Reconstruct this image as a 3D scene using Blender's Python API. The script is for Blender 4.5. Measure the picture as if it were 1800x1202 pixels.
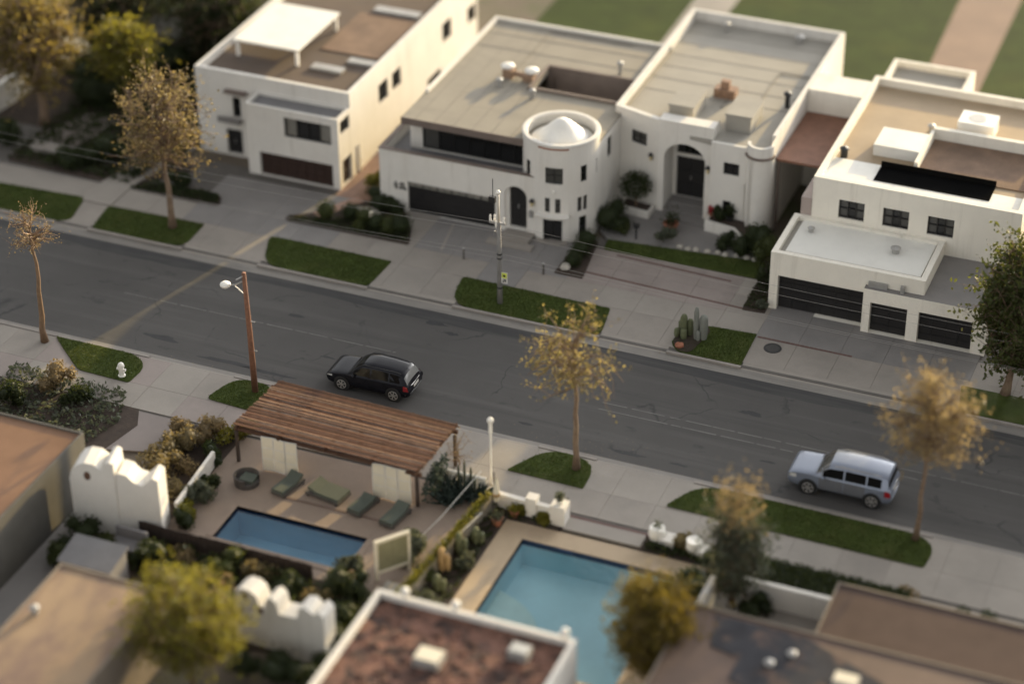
import bpy, math, random
import numpy as np
from mathutils import Vector, Matrix
R = math.radians
for o in list(bpy.data.objects): bpy.data.objects.remove(o)
S = bpy.context.scene
COL = S.collection
# ------------------------------------------------------------------ camera, sky, sun, exposure
cam = bpy.data.cameras.new('camera'); camo = bpy.data.objects.new('camera', cam); COL.objects.link(camo)
CAM = Vector((37.851, -92.271, 65.5))
cr, cu, cf = Vector((.926516, .376216, -.005431)), Vector((-.199297, .502955, .841021)), Vector((-.319137, .778137, -.540974))
m = Matrix((cr, cu, -cf)).transposed().to_4x4(); m.translation = CAM
camo.matrix_world = m
cam.sensor_width = 36; cam.lens = 82.0; cam.clip_start = 1; cam.clip_end = 2000
cam.dof.use_dof = True; cam.dof.focus_distance = 117.5; cam.dof.aperture_fstop = 0.047; cam.dof.aperture_blades = 0
S.camera = camo
SUN_AZ, SUN_EL = R(15.0), R(10.5)          # azimuth clockwise from +Y
w = bpy.data.worlds.new('World'); S.world = w; w.use_nodes = True
nt = w.node_tree; bg = nt.nodes['Background']; sky = nt.nodes.new('ShaderNodeTexSky')
sky.sky_type = 'NISHITA'; sky.sun_disc = False; sky.sun_elevation = SUN_EL; sky.sun_rotation = SUN_AZ
sky.dust_density = 4.0; sky.air_density = 1.0; sky.ozone_density = 1.0
hs = nt.nodes.new('ShaderNodeHueSaturation'); hs.inputs['Saturation'].default_value = .08
nt.links.new(sky.outputs[0], hs.inputs['Color']); nt.links.new(hs.outputs[0], bg.inputs['Color'])
bg.inputs['Strength'].default_value = 0.15
sl = bpy.data.lights.new('sun', 'SUN'); sl.energy = 2.8; sl.angle = R(.8); sl.color = (1, .73, .31)
so = bpy.data.objects.new('sun', sl); COL.objects.link(so); so.location = (20, 60, 40)
sd = Vector((math.sin(SUN_AZ)*math.cos(SUN_EL), math.cos(SUN_AZ)*math.cos(SUN_EL), math.sin(SUN_EL)))
so.rotation_euler = sd.to_track_quat('Z', 'Y').to_euler()
S.view_settings.view_transform = 'Standard'; S.view_settings.look = 'None'
S.view_settings.exposure = 1.5; S.view_settings.gamma = 1.0
S.render.engine = 'CYCLES'
S.cycles.use_denoising = True; S.cycles.max_bounces = 6; S.cycles.transparent_max_bounces = 8
S.cycles.caustics_reflective = False; S.cycles.caustics_refractive = False; S.cycles.sample_clamp_indirect = 4

# ------------------------------------------------------------------ materials
MATS = {}
def mat(name, col, rough=.75, var=.18, scale=1.2, bump=0., bscale=25., metal=0., spec=.4, fine=.1, fscale=30.):
    if name in MATS: return MATS[name]
    m = bpy.data.materials.new(name); m.use_nodes = True; nt = m.node_tree; N = nt.nodes; L = nt.links
    b = N['Principled BSDF']; b.inputs['Roughness'].default_value = rough; b.inputs['Metallic'].default_value = metal
    b.inputs['Specular IOR Level'].default_value = spec
    g = N.new('ShaderNodeNewGeometry')
    n1 = N.new('ShaderNodeTexNoise'); n1.inputs['Scale'].default_value = scale; n1.inputs['Detail'].default_value = 6; n1.inputs['Roughness'].default_value = .6
    n2 = N.new('ShaderNodeTexNoise'); n2.inputs['Scale'].default_value = fscale; n2.inputs['Detail'].default_value = 3
    L.new(g.outputs['Position'], n1.inputs['Vector']); L.new(g.outputs['Position'], n2.inputs['Vector'])
    r1 = N.new('ShaderNodeMapRange'); r1.inputs[1].default_value = .25; r1.inputs[2].default_value = .75; r1.inputs[3].default_value = 1-var; r1.inputs[4].default_value = 1+var
    r2 = N.new('ShaderNodeMapRange'); r2.inputs[1].default_value = .25; r2.inputs[2].default_value = .75; r2.inputs[3].default_value = 1-fine; r2.inputs[4].default_value = 1+fine
    L.new(n1.outputs['Fac'], r1.inputs[0]); L.new(n2.outputs['Fac'], r2.inputs[0])
    mu = N.new('ShaderNodeMath'); mu.operation = 'MULTIPLY'; L.new(r1.outputs[0], mu.inputs[0]); L.new(r2.outputs[0], mu.inputs[1])
    vm = N.new('ShaderNodeVectorMath'); vm.operation = 'SCALE'; vm.inputs[0].default_value = col; L.new(mu.outputs[0], vm.inputs['Scale'])
    L.new(vm.outputs[0], b.inputs['Base Color'])
    if bump:
        bn = N.new('ShaderNodeTexNoise'); bn.inputs['Scale'].default_value = bscale; bn.inputs['Detail'].default_value = 4
        L.new(g.outputs['Position'], bn.inputs['Vector'])
        bp = N.new('ShaderNodeBump'); bp.inputs['Strength'].default_value = bump; bp.inputs['Distance'].default_value = .03
        L.new(bn.outputs['Fac'], bp.inputs['Height']); L.new(bp.outputs[0], b.inputs['Normal'])
    MATS[name] = m; return m
def tint_stains(m, scale3, lo, hi, col, fac):
    """blend a second colour in where a (stretched) noise is high: stains, patches, wear"""
    nt = m.node_tree; N = nt.nodes; L = nt.links; b = N['Principled BSDF']; src = b.inputs['Base Color'].links[0].from_socket
    g = N.new('ShaderNodeNewGeometry'); mp = N.new('ShaderNodeMapping'); mp.inputs['Scale'].default_value = scale3
    L.new(g.outputs['Position'], mp.inputs['Vector'])
    n = N.new('ShaderNodeTexNoise'); n.inputs['Scale'].default_value = 1; n.inputs['Detail'].default_value = 5; n.inputs['Roughness'].default_value = .62
    L.new(mp.outputs[0], n.inputs['Vector'])
    r = N.new('ShaderNodeMapRange'); r.inputs[1].default_value = lo; r.inputs[2].default_value = hi; r.inputs[3].default_value = 0; r.inputs[4].default_value = fac
    L.new(n.outputs['Fac'], r.inputs[0])
    mx = N.new('ShaderNodeMix'); mx.data_type = 'RGBA'; L.new(r.outputs[0], mx.inputs['Factor']); L.new(src, mx.inputs['A']); mx.inputs['B'].default_value = (*col, 1)
    L.new(mx.outputs['Result'], b.inputs['Base Color']); return m
def cracks(m, scale, width, col):
    nt = m.node_tree; N = nt.nodes; L = nt.links; b = N['Principled BSDF']; src = b.inputs['Base Color'].links[0].from_socket
    g = N.new('ShaderNodeNewGeometry'); nz = N.new('ShaderNodeTexNoise'); nz.inputs['Scale'].default_value = .6; nz.inputs['Detail'].default_value = 4
    L.new(g.outputs['Position'], nz.inputs['Vector'])
    ad = N.new('ShaderNodeMix'); ad.data_type = 'VECTOR'; ad.inputs['Factor'].default_value = .5
    va = N.new('ShaderNodeVectorMath'); va.operation = 'MULTIPLY_ADD'; va.inputs[1].default_value = (2.2, 2.2, 0); L.new(nz.outputs['Color'], va.inputs[0]); L.new(g.outputs['Position'], va.inputs[2])
    v = N.new('ShaderNodeTexVoronoi'); v.feature = 'DISTANCE_TO_EDGE'; v.inputs['Scale'].default_value = scale; L.new(va.outputs[0], v.inputs['Vector'])
    n3 = N.new('ShaderNodeTexNoise'); n3.inputs['Scale'].default_value = .35; L.new(g.outputs['Position'], n3.inputs['Vector'])
    lt = N.new('ShaderNodeMapRange'); lt.inputs[1].default_value = 0; lt.inputs[2].default_value = width; lt.inputs[3].default_value = .75; lt.inputs[4].default_value = 0; L.new(v.outputs['Distance'], lt.inputs[0])
    gt = N.new('ShaderNodeMapRange'); gt.inputs[1].default_value = .48; gt.inputs[2].default_value = .58; L.new(n3.outputs['Fac'], gt.inputs[0])
    mm = N.new('ShaderNodeMath'); mm.operation = 'MULTIPLY'; L.new(lt.outputs[0], mm.inputs[0]); L.new(gt.outputs[0], mm.inputs[1])
    mx = N.new('ShaderNodeMix'); mx.data_type = 'RGBA'; L.new(mm.outputs[0], mx.inputs['Factor']); L.new(src, mx.inputs['A']); mx.inputs['B'].default_value = (*col, 1)
    L.new(mx.outputs['Result'], b.inputs['Base Color']); return m
def leafmat(name, col, trans, var=.35):
    m = mat(name, col, rough=.6, var=var, scale=1.6, fine=.25, fscale=9, spec=.3)
    nt = m.node_tree; N = nt.nodes; L = nt.links; b = N['Principled BSDF']; out = N['Material Output']
    t = N.new('ShaderNodeBsdfTranslucent'); t.inputs['Color'].default_value = (*trans, 1)
    a = N.new('ShaderNodeMixShader'); a.inputs[0].default_value = .38
    L.new(b.outputs[0], a.inputs[1]); L.new(t.outputs[0], a.inputs[2]); L.new(a.outputs[0], out.inputs['Surface']); return m
def glassmat(name, col, rough=.06):
    m = mat(name, col, rough=rough, var=.25, scale=.9, fine=.05, spec=.6); return m

asphalt = tint_stains(tint_stains(mat('asphalt', (.066, .062, .058), rough=.85, var=.10, scale=.35, fine=.14, fscale=22, bump=.25, bscale=60),
    (.06, .9, 1), .5, .7, (.095, .09, .084), .7), (.5, 1.1, 1), .62, .72, (.03, .03, .03), .75)
tint_stains(asphalt, (.02, .8, 1), .52, .66, (.046, .044, .042), .6); tint_stains(asphalt, (.9, .9, 1), .66, .74, (.035, .034, .033), .6)
cracks(asphalt, .16, .012, (.025, .025, .026))
gutterm = tint_stains(mat('gutter_concrete', (.20, .185, .165), var=.12, scale=.5), (.3, 3, 1), .5, .75, (.10, .095, .09), .7)
kerbm = mat('kerb_concrete', (.24, .215, .19), var=.15, scale=.8)
walk = tint_stains(mat('sidewalk_concrete', (.262, .236, .205), var=.10, scale=.4, bump=.1), (.3, .3, 1), .5, .75, (.19, .172, .152), .6)
walk2 = tint_stains(mat('sidewalk_concrete_aged', (.245, .219, .190), var=.12, scale=.5, bump=.1), (.4, .4, 1), .5, .75, (.18, .162, .143), .6)
walkpink = tint_stains(mat('driveway_concrete_rosy', (.25, .212, .19), var=.10, scale=.5, bump=.1), (.4, .4, 1), .5, .75, (.17, .145, .13), .7)
drive = tint_stains(mat('driveway_concrete_dark', (.20, .187, .176), var=.10, scale=.45, bump=.1), (.35, .35, 1), .5, .72, (.14, .132, .126), .6)
jointm = mat('joint_soil', (.10, .09, .08), var=.2)
brickm = mat('brick_strip', (.11, .06, .05), var=.3, scale=5)
soil = mat('soil', (.045, .032, .024), var=.35, scale=2, rough=.95, bump=.5, bscale=12)
ground_m = tint_stains(mat('dry_earth', (.13, .105, .08), var=.25, scale=.3, rough=.95), (.15, .15, 1), .5, .65, (.06, .075, .03), .8)
grassm = tint_stains(mat('lawn', (.047, .064, .014), var=.3, scale=1.1, rough=.9, fine=.35, fscale=45, bump=.8, bscale=50, spec=.15), (.9, .9, 1), .5, .70, (.075, .08, .024), .7)
grassb = tint_stains(mat('back_lawn', (.030, .046, .007), var=.3, scale=.5, rough=.9, fine=.3, fscale=20, spec=.15), (.1, .1, 1), .52, .68, (.07, .08, .012), .5)
blade = leafmat('grass_blade', (.045, .07, .015), (.10, .12, .02))
stucco = tint_stains(mat('white_stucco', (.66, .63, .575), var=.05, scale=.7, bump=.12, bscale=40, rough=.9, spec=.2), (.5, .5, .12), .55, .8, (.55, .50, .43), .45)
stuccow = tint_stains(mat('cream_stucco', (.76, .715, .62), var=.06, scale=.7, bump=.12, bscale=40, rough=.9, spec=.2), (.6, .6, .15), .55, .8, (.5, .45, .38), .5)
tint_stains(stucco, (2.6, 2.6, .16), .56, .74, (.40, .365, .31), .38); tint_stains(stuccow, (2.6, 2.6, .16), .56, .74, (.44, .395, .32), .38)
roofgrey = tint_stains(mat('grey_roof_membrane', (.26, .235, .19), var=.08, scale=.5, rough=.9), (.25, .9, 1), .5, .72, (.20, .18, .15), .6)
roofcool = tint_stains(mat('pale_roof_membrane', (.31, .29, .25), var=.07, scale=.5, rough=.9), (.3, .6, 1), .5, .72, (.25, .235, .21), .6)
roofbrown = tint_stains(mat('brown_roof_gravel', (.19, .125, .085), var=.2, scale=.6, rough=.95, fine=.25, fscale=14), (.4, .4, 1), .5, .7, (.11, .075, .055), .7)
roofdark = tint_stains(mat('dark_roof_felt', (.10, .072, .052), var=.15, scale=.5, rough=.9), (.4, .4, 1), .5, .7, (.10, .08, .07), .7)
rooftan = tint_stains(mat('tan_roof_felt', (.27, .19, .12), var=.16, scale=.4, rough=.92), (.5, .25, 1), .44, .64, (.15, .10, .085), .85)
roofwhite = tint_stains(mat('white_roof_coating', (.72, .70, .64), var=.06, scale=.7, rough=.8), (.4, .4, 1), .55, .75, (.55, .53, .48), .6)
fascia = mat('brown_fascia', (.16, .125, .105), var=.15)
terracem = mat('terrace_grey', (.17, .165, .165), var=.12)
gdoor = mat('black_garage_door', (.016, .015, .015), rough=.45, var=.2)
gdoorb = mat('brown_garage_door', (.035, .019, .014), rough=.5, var=.25, scale=4)
framem = mat('black_window_frame', (.02, .019, .018), rough=.5)
framew = mat('white_window_frame', (.62, .59, .54), rough=.5)
glassd = glassmat('dark_glass', (.014, .014, .014))
glassm = glassmat('mid_glass', (.07, .068, .062))
curtain = glassmat('curtained_glass', (.20, .19, .165), .25)
wood = tint_stains(mat('pole_wood', (.18, .085, .05), var=.3, scale=5, rough=.85), (3, 3, .5), .5, .7, (.09, .05, .035), .7)
steel = mat('galvanised_steel', (.36, .35, .33), rough=.5, metal=.4, var=.15)
whitep = mat('white_paint', (.78, .75, .68), rough=.45, var=.05)
blackm = mat('black_metal', (.02, .02, .02), rough=.5)
decktan = tint_stains(mat('rosy_pool_deck', (.25, .19, .145), var=.10, scale=.6), (.4, .8, 1), .5, .72, (.22, .16, .125), .7)
decktan2 = tint_stains(mat('sand_pool_deck', (.37, .285, .19), var=.08, scale=.6), (.5, .5, 1), .5, .72, (.27, .20, .14), .6)
plaster1 = mat('blue_pool_plaster', (.38, .61, .74), var=.08, scale=.6)
plaster2 = mat('teal_pool_plaster', (.55, .82, .90), var=.08, scale=.6)
tile = mat('dark_blue_tile', (.03, .06, .14), var=.3, scale=8, rough=.3)
bark = tint_stains(mat('bark', (.17, .115, .075), var=.3, scale=6, rough=.9, bump=.5, bscale=20), (4, 4, .8), .5, .7, (.28, .21, .14), .6)
slatA = tint_stains(mat('weathered_slat', (.15, .082, .052), var=.3, scale=2.5, rough=.95, spec=.1, fine=.3, fscale=12), (.8, 9, 9), .48, .62, (.13, .07, .05), .8)
slatB = tint_stains(mat('weathered_slat_pale', (.225, .14, .09), var=.3, scale=2.5, rough=.95, spec=.1, fine=.3, fscale=12), (.8, 9, 9), .48, .62, (.15, .09, .065), .8)
slatC = tint_stains(mat('weathered_slat_dark', (.08, .046, .032), var=.3, scale=2.5, rough=.95, spec=.1, fine=.3, fscale=12), (.8, 9, 9), .48, .62, (.09, .055, .042), .8)
canvas = mat('cream_canvas', (.66, .60, .47), var=.05, rough=.9)
cushion = mat('sage_cushion', (.088, .10, .080), var=.12, rough=.95)
terracotta = mat('terracotta', (.30, .12, .07), var=.15)
carblack = mat('black_car_paint', (.008, .008, .011), rough=.22, var=.05, spec=.2, fine=0)
MATS['black_car_paint'].node_tree.nodes['Principled BSDF'].inputs['Coat Weight'].default_value = .05
carsilver = mat('silver_car_paint', (.21, .235, .29), rough=.32, var=.04, metal=.35, fine=0)
MATS['silver_car_paint'].node_tree.nodes['Principled BSDF'].inputs['Coat Weight'].default_value = .4
carglass = mat('car_glass', (.008, .008, .008), rough=.12, var=.1, spec=.12, fine=0)
carglassr = glassmat('rear_car_glass', (.16, .16, .155), .12)
tyre = mat('tyre_rubber', (.018, .018, .018), rough=.9)
rimm = mat('alloy_rim', (.55, .53, .50), rough=.3, metal=.7)
chrome = mat('chrome_trim', (.6, .59, .56), rough=.2, metal=.9)
redl = mat('red_lens', (.25, .015, .02), rough=.2, var=.1)
clearl = mat('clear_lens', (.5, .5, .48), rough=.15)
amber = mat('lantern_glass', (.55, .45, .25), rough=.3)
yel = mat('yellow_sign_face', (.55, .60, .10), rough=.5)
blobm = mat('cable_grey', (.30, .285, .26), rough=.6)
bronze = mat('bronze_cloth', (.33, .22, .10), rough=.8)
tarp = tint_stains(mat('slate_roof_patch', (.045, .045, .05), var=.25, scale=1.2, rough=.95, spec=.1), (.9, .9, 1), .52, .62, (.12, .085, .07), .8)
hazel = leafmat('leaf_olive_gold', (.10, .085, .026), (.42, .31, .065)); spark = leafmat('leaf_sparkling', (.085, .08, .026), (.46, .36, .11)); MATS['leaf_sparkling'].node_tree.nodes['Principled BSDF'].inputs['Roughness'].default_value = .6; MATS['leaf_sparkling'].node_tree.nodes['Principled BSDF'].inputs['Specular IOR Level'].default_value = .15
lgreen = leafmat('leaf_dark_green', (.026, .036, .012), (.06, .075, .015))
lmid = leafmat('leaf_mid_green', (.05, .062, .018), (.12, .13, .02))
lyel = leafmat('leaf_yellow_green', (.12, .115, .018), (.34, .30, .03))
lgold = leafmat('leaf_gold', (.085, .07, .014), (.34, .25, .03))
lgrey = leafmat('leaf_grey_green', (.085, .095, .065), (.12, .13, .07))
ltan = leafmat('leaf_dry_tan', (.20, .15, .08), (.30, .22, .10))
lbrown = leafmat('leaf_brown_gold', (.125, .10, .05), (.34, .26, .10)); lsand = leafmat('leaf_sand', (.16, .12, .06), (.42, .31, .13))
agavem = leafmat('agave_blade', (.055, .075, .062), (.05, .07, .05))
cactm = mat('cactus_skin', (.10, .11, .055), var=.25, scale=4)
stonem = mat('pale_stone', (.38, .35, .30), var=.2, scale=3)
def water(name, tint):
    m = bpy.data.materials.new(name); m.use_nodes = True; nt = m.node_tree; N = nt.nodes; L = nt.links
    N.remove(N['Principled BSDF']); out = N['Material Output']
    t = N.new('ShaderNodeBsdfTransparent'); t.inputs['Color'].default_value = (*tint, 1)
    g = N.new('ShaderNodeBsdfGlossy'); g.inputs['Roughness'].default_value = .05; g.inputs['Color'].default_value = (.9, .9, .9, 1)
    fr = N.new('ShaderNodeFresnel'); fr.inputs['IOR'].default_value = 1.33
    nz = N.new('ShaderNodeTexNoise'); nz.inputs['Scale'].default_value = 2.5; nz.inputs['Detail'].default_value = 3
    ge = N.new('ShaderNodeNewGeometry'); L.new(ge.outputs['Position'], nz.inputs['Vector'])
    bp = N.new('ShaderNodeBump'); bp.inputs['Strength'].default_value = .35; bp.inputs['Distance'].default_value = .1
    L.new(nz.outputs['Fac'], bp.inputs['Height']); L.new(bp.outputs[0], g.inputs['Normal']); L.new(bp.outputs[0], fr.inputs['Normal'])
    mx = N.new('ShaderNodeMixShader'); L.new(fr.outputs[0], mx.inputs[0]); L.new(t.outputs[0], mx.inputs[1]); L.new(g.outputs[0], mx.inputs[2])
    L.new(mx.outputs[0], out.inputs['Surface']); return m
water1 = water('deep_blue_water', (.78, .89, .94)); water2 = water('teal_water', (.90, .97, .97))

# ------------------------------------------------------------------ mesh helpers
class MB:
    def __init__(s): s.v = []; s.f = []
    def add(s, vs, fs):
        k = len(s.v); s.v += [tuple(map(float, p)) for p in vs]; s.f += [tuple(i+k for i in f) for f in fs]; return s
    def box(s, x0, y0, z0, x1, y1, z1):
        return s.add([(x0,y0,z0),(x1,y0,z0),(x1,y1,z0),(x0,y1,z0),(x0,y0,z1),(x1,y0,z1),(x1,y1,z1),(x0,y1,z1)],
                     [(3,2,1,0),(4,5,6,7),(0,1,5,4),(1,2,6,5),(2,3,7,6),(3,0,4,7)])
    def fbox(s, fr, u0, u1, d0, d1, z0, z1):        # box in a wall frame (origin, along, outward)
        o, u, n = fr; P = lambda a, d, z: (o[0]+u[0]*a+n[0]*d, o[1]+u[1]*a+n[1]*d, z)
        return s.add([P(u0,d0,z0),P(u1,d0,z0),P(u1,d1,z0),P(u0,d1,z0),P(u0,d0,z1),P(u1,d0,z1),P(u1,d1,z1),P(u0,d1,z1)],
                     [(0,1,2,3),(7,6,5,4),(4,5,1,0),(5,6,2,1),(6,7,3,2),(7,4,0,3)])
    def prism(s, poly, z0, z1):
        n = len(poly); a = sum(poly[i][0]*poly[(i+1)%n][1]-poly[(i+1)%n][0]*poly[i][1] for i in range(n))
        if a < 0: poly = poly[::-1]
        vs = [(x,y,z0) for x,y in poly]+[(x,y,z1) for x,y in poly]
        return s.add(vs, [tuple(range(n,2*n)), tuple(range(n-1,-1,-1))]+[(i,(i+1)%n,n+(i+1)%n,n+i) for i in range(n)])
    def tube(s, pts, rad, n=7, cap=True):
        pts = [Vector(p) for p in pts]; k = len(s.v); ref = Vector((.3,.9,.2)).normalized()
        if not hasattr(rad, '__len__'): rad = [rad]*len(pts)
        for i, p in enumerate(pts):
            d = (pts[min(i+1,len(pts)-1)]-pts[max(i-1,0)])
            d = d.normalized() if d.length > 1e-6 else Vector((0,0,1))
            a = d.cross(ref); a = a.normalized() if a.length > 1e-4 else d.cross(Vector((1,0,0))).normalized(); b = d.cross(a)
            for j in range(n):
                t = 2*math.pi*j/n; q = p+(a*math.cos(t)+b*math.sin(t))*rad[i]; s.v.append((q.x,q.y,q.z))
        for i in range(len(pts)-1):
            for j in range(n): s.f.append((k+i*n+j, k+(i+1)*n+j, k+(i+1)*n+(j+1)%n, k+i*n+(j+1)%n))
        if cap:
            s.f.append(tuple(k+j for j in range(n))); s.f.append(tuple(k+(len(pts)-1)*n+j for j in range(n-1,-1,-1)))
        return s
    def lathe(s, prof, c=(0,0,0), n=20, axis='z', a0=0, a1=2*math.pi):
        k = len(s.v); full = abs(a1-a0-2*math.pi) < 1e-6; m = n if full else n+1
        for r, h in prof:
            for j in range(m):
                t = a0+(a1-a0)*j/n; x, y = r*math.cos(t), r*math.sin(t)
                s.v.append((c[0]+x,c[1]+y,c[2]+h) if axis == 'z' else (c[0]+x,c[1]+h,c[2]+y))
        for i in range(len(prof)-1):
            for j in range(n):
                q = (j+1) % m if full else j+1
                s.f.append((k+i*m+j,k+i*m+q,k+(i+1)*m+q,k+(i+1)*m+j))
        return s
    def ball(s, c, r, nu=12, nv=7, noise=0, rng=None, rz=None):
        rz = rz or r; prof = []; k = len(s.v)
        for i in range(nv+1):
            a = -math.pi/2+math.pi*i/nv
            for j in range(nu):
                t = 2*math.pi*j/nu; q = 1+(rng.uniform(-noise,noise) if noise else 0)
                s.v.append((c[0]+r*math.cos(a)*math.cos(t)*q, c[1]+r*math.cos(a)*math.sin(t)*q, c[2]+rz*math.sin(a)*q))
        for i in range(nv):
            for j in range(nu): s.f.append((k+i*nu+j,k+i*nu+(j+1)%nu,k+(i+1)*nu+(j+1)%nu,k+(i+1)*nu+j))
        return s
    def wall(s, fr, L, z0, z1, holes=(), depth=.18, curve=None):
        """wall face with real rectangular openings and reveals"""
        o, u, n = fr
        P = curve or (lambda a, d, z: (o[0]+u[0]*a+n[0]*d, o[1]+u[1]*a+n[1]*d, z))
        us = sorted({0., L, *[h[0] for h in holes], *[h[1] for h in holes]}); zs = sorted({z0, z1, *[h[2] for h in holes], *[h[3] for h in holes]})
        if curve: us = sorted({*us, *[L*i/44 for i in range(45)]})
        for a, b in zip(us, us[1:]):
            for c, d in zip(zs, zs[1:]):
                mu, mz = (a+b)/2, (c+d)/2
                if any(h[0] < mu < h[1] and h[2] < mz < h[3] for h in holes): continue
                s.add([P(a,0,c),P(b,0,c),P(b,0,d),P(a,0,d)], [(0,1,2,3)])
        for a, b, c, d in [h[:4] for h in holes]:
            s.add([P(a,0,c),P(b,0,c),P(b,-depth,c),P(a,-depth,c)], [(3,2,1,0)])
            s.add([P(a,0,d),P(b,0,d),P(b,-depth,d),P(a,-depth,d)], [(0,1,2,3)])
            s.add([P(a,0,c),P(a,0,d),P(a,-depth,d),P(a,-depth,c)], [(3,2,1,0)])
            s.add([P(b,0,c),P(b,0,d),P(b,-depth,d),P(b,-depth,c)], [(0,1,2,3)])
        return s
    def arch(s, fr, u0, u1, zs, zt, depth, n=14):
        """spandrels and soffit that turn the top of a rectangular opening into an arch"""
        o, u, nn = fr; P = lambda a, d, z: (o[0]+u[0]*a+nn[0]*d, o[1]+u[1]*a+nn[1]*d, z)
        cx, rx, rz = (u0+u1)/2, (u1-u0)/2, zt-zs
        pts = [(cx-rx*math.cos(math.pi*i/n), zs+rz*math.sin(math.pi*i/n)) for i in range(n+1)]
        for i in range(n):
            c = (u0, zt) if i < n/2 else (u1, zt); a, b = pts[i], pts[i+1]
            s.add([P(c[0],0,c[1]),P(a[0],0,a[1]),P(b[0],0,b[1])], [(0,1,2)])
            s.add([P(a[0],0,a[1]),P(b[0],0,b[1]),P(b[0],-depth,b[1]),P(a[0],-depth,a[1])], [(3,2,1,0)])
        return s
WO = {}
def finish(name, me, parent, org):
    o = bpy.data.objects.new(name, me); COL.objects.link(o); o.rotation_mode = 'XYZ'
    if parent is not None:
        o.parent = parent; pw = WO[parent.name]
        o.location = (org[0]-pw[0], org[1]-pw[1], org[2]-pw[2])
    else: o.location = org
    WO[o.name] = tuple(org); return o
def obj(name, mb, material, parent=None, smooth=False, sharp=None, org=None):
    a = np.array(mb.v, dtype=float)
    if org is None: org = ((a[:,0].min()+a[:,0].max())/2, (a[:,1].min()+a[:,1].max())/2, a[:,2].min())
    a = a-np.array(org)
    me = bpy.data.meshes.new(name); me.from_pydata(a.tolist(), [], mb.f)
    if material: me.materials.append(material)
    if smooth:
        me.polygons.foreach_set('use_smooth', [True]*len(me.polygons))
        if sharp: me.set_sharp_from_angle(angle=R(sharp))
    me.update()
    return finish(name, me, parent, org)
def tag(o, label=None, cat=None, group=None, kind=None):
    if label: o['label'] = label
    if cat: o['category'] = cat
    if group: o['group'] = group
    if kind: o['kind'] = kind
    return o
def thing(name, label, cat, loc, group=None):
    o = bpy.data.objects.new(name, None); COL.objects.link(o); o.location = loc; o.empty_display_size = .3
    WO[o.name] = tuple(loc); return tag(o, label, cat, group)
def struct(name, mb, material, parent=None, **k):
    return tag(obj(name, mb, material, parent, **k), kind='structure')
def kids(o): return [c for c in COL.objects if c.parent is o]
def dup(root, loc, label, rz=0, sc=1):
    def cp(o, par):
        c = o.copy(); COL.objects.link(c)
        if par is not None: c.parent = par
        WO[c.name] = WO[o.name]
        for ch in CH.get(o.name, []): cp(ch, c)
        return c
    CH = {}
    for o in list(COL.objects):
        if o.parent: CH.setdefault(o.parent.name, []).append(o)
    r = cp(root, None); r.location = loc; r.rotation_euler = (0,0,rz); r.scale = (sc,)*3; r['label'] = label; return r
def slab_prism(mb, poly, z0, z1): return mb.prism(poly, z0, z1)
def rounded(poly, rads, n=7):
    out = []; N = len(poly)
    for i, p in enumerate(poly):
        r = rads[i] if hasattr(rads, '__len__') else rads
        p = Vector(p); a = Vector(poly[i-1])-p; b = Vector(poly[(i+1)%N])-p
        if r <= 0: out.append(tuple(p)); continue
        ra, rb = min(r, a.length*.49), min(r, b.length*.49)
        A, B = p+a.normalized()*ra, p+b.normalized()*rb
        for j in range(n+1):
            t = j/n; q = A*(1-t)**2+p*2*t*(1-t)+B*t*t; out.append((q.x, q.y))
    return out
SIDE = lambda x0, x1, y0, y1: {'S': ((x0,y0),(1,0),(0,-1)), 'E': ((x1,y0),(0,1),(1,0)), 'N': ((x1,y1),(-1,0),(0,1)), 'W': ((x0,y1),(0,-1),(-1,0))}
def shell(x0, x1, y0, y1, z0, zt, zr, holes={}, t=.24, depth=.2, skip=''):
    mb = MB(); sd = SIDE(x0, x1, y0, y1)
    for k, fr in sd.items():
        if k in skip: continue
        mb.wall(fr, (x1-x0) if k in 'SN' else (y1-y0), z0, zt, holes.get(k, ()), depth)
    a, b, c, d = x0+t, x1-t, y0+t, y1-t
    o = [(x0,y0),(x1,y0),(x1,y1),(x0,y1)]; i = [(a,c),(b,c),(b,d),(a,d)]
    for k in range(4):
        q = (k+1) % 4
        mb.add([(*o[k],zt),(*o[q],zt),(*i[q],zt),(*i[k],zt)], [(0,1,2,3)])
        mb.add([(*i[k],zt),(*i[q],zt),(*i[q],zr-.1),(*i[k],zr-.1)], [(0,1,2,3)])
    return mb, sd
def roofslab(x0, x1, y0, y1, zr, material, parent, t=.24, name='roof'):
    return obj(name, MB().box(x0+t-.01, y0+t-.01, zr-.22, x1-t+.01, y1-t+.01, zr), material, parent)
def win(parent, fr, u0, u1, z0, z1, depth=.2, nx=2, ny=1, fm=None, gm=None, fw=.06, name='window', sill=False, gl=None):
    mb = MB(); d0, d1 = -depth-.05, -depth*.55; fm = fm or framem
    for a, b in ((u0, u0+fw), (u1-fw, u1)): mb.fbox(fr, a, b, d0, d1, z0, z1)
    for a, b in ((z0, z0+fw), (z1-fw, z1)): mb.fbox(fr, u0+fw, u1-fw, d0, d1-.004, a, b)
    U = np.linspace(u0+fw, u1-fw, nx+1); Z = np.linspace(z0+fw, z1-fw, ny+1)
    for a in U[1:-1]: mb.fbox(fr, a-fw*.35, a+fw*.35, d0, d1-.012, z0+fw, z1-fw)
    for a in Z[1:-1]: mb.fbox(fr, u0+fw, u1-fw, d0, d1-.02, a-fw*.3, a+fw*.3)
    if sill: mb.fbox(fr, u0-.06, u1+.06, -depth*.4, .06, z0-.07, z0-.002)
    w = obj(name, mb, fm, parent)
    for i in range(nx):
        for j in range(ny):
            g = gl[i] if gl else (gm or glassd)
            obj('pane', MB().fbox(fr, U[i], U[i+1], d0+.005, d0+.03, Z[j], Z[j+1]), g, w)
    return w
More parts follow.
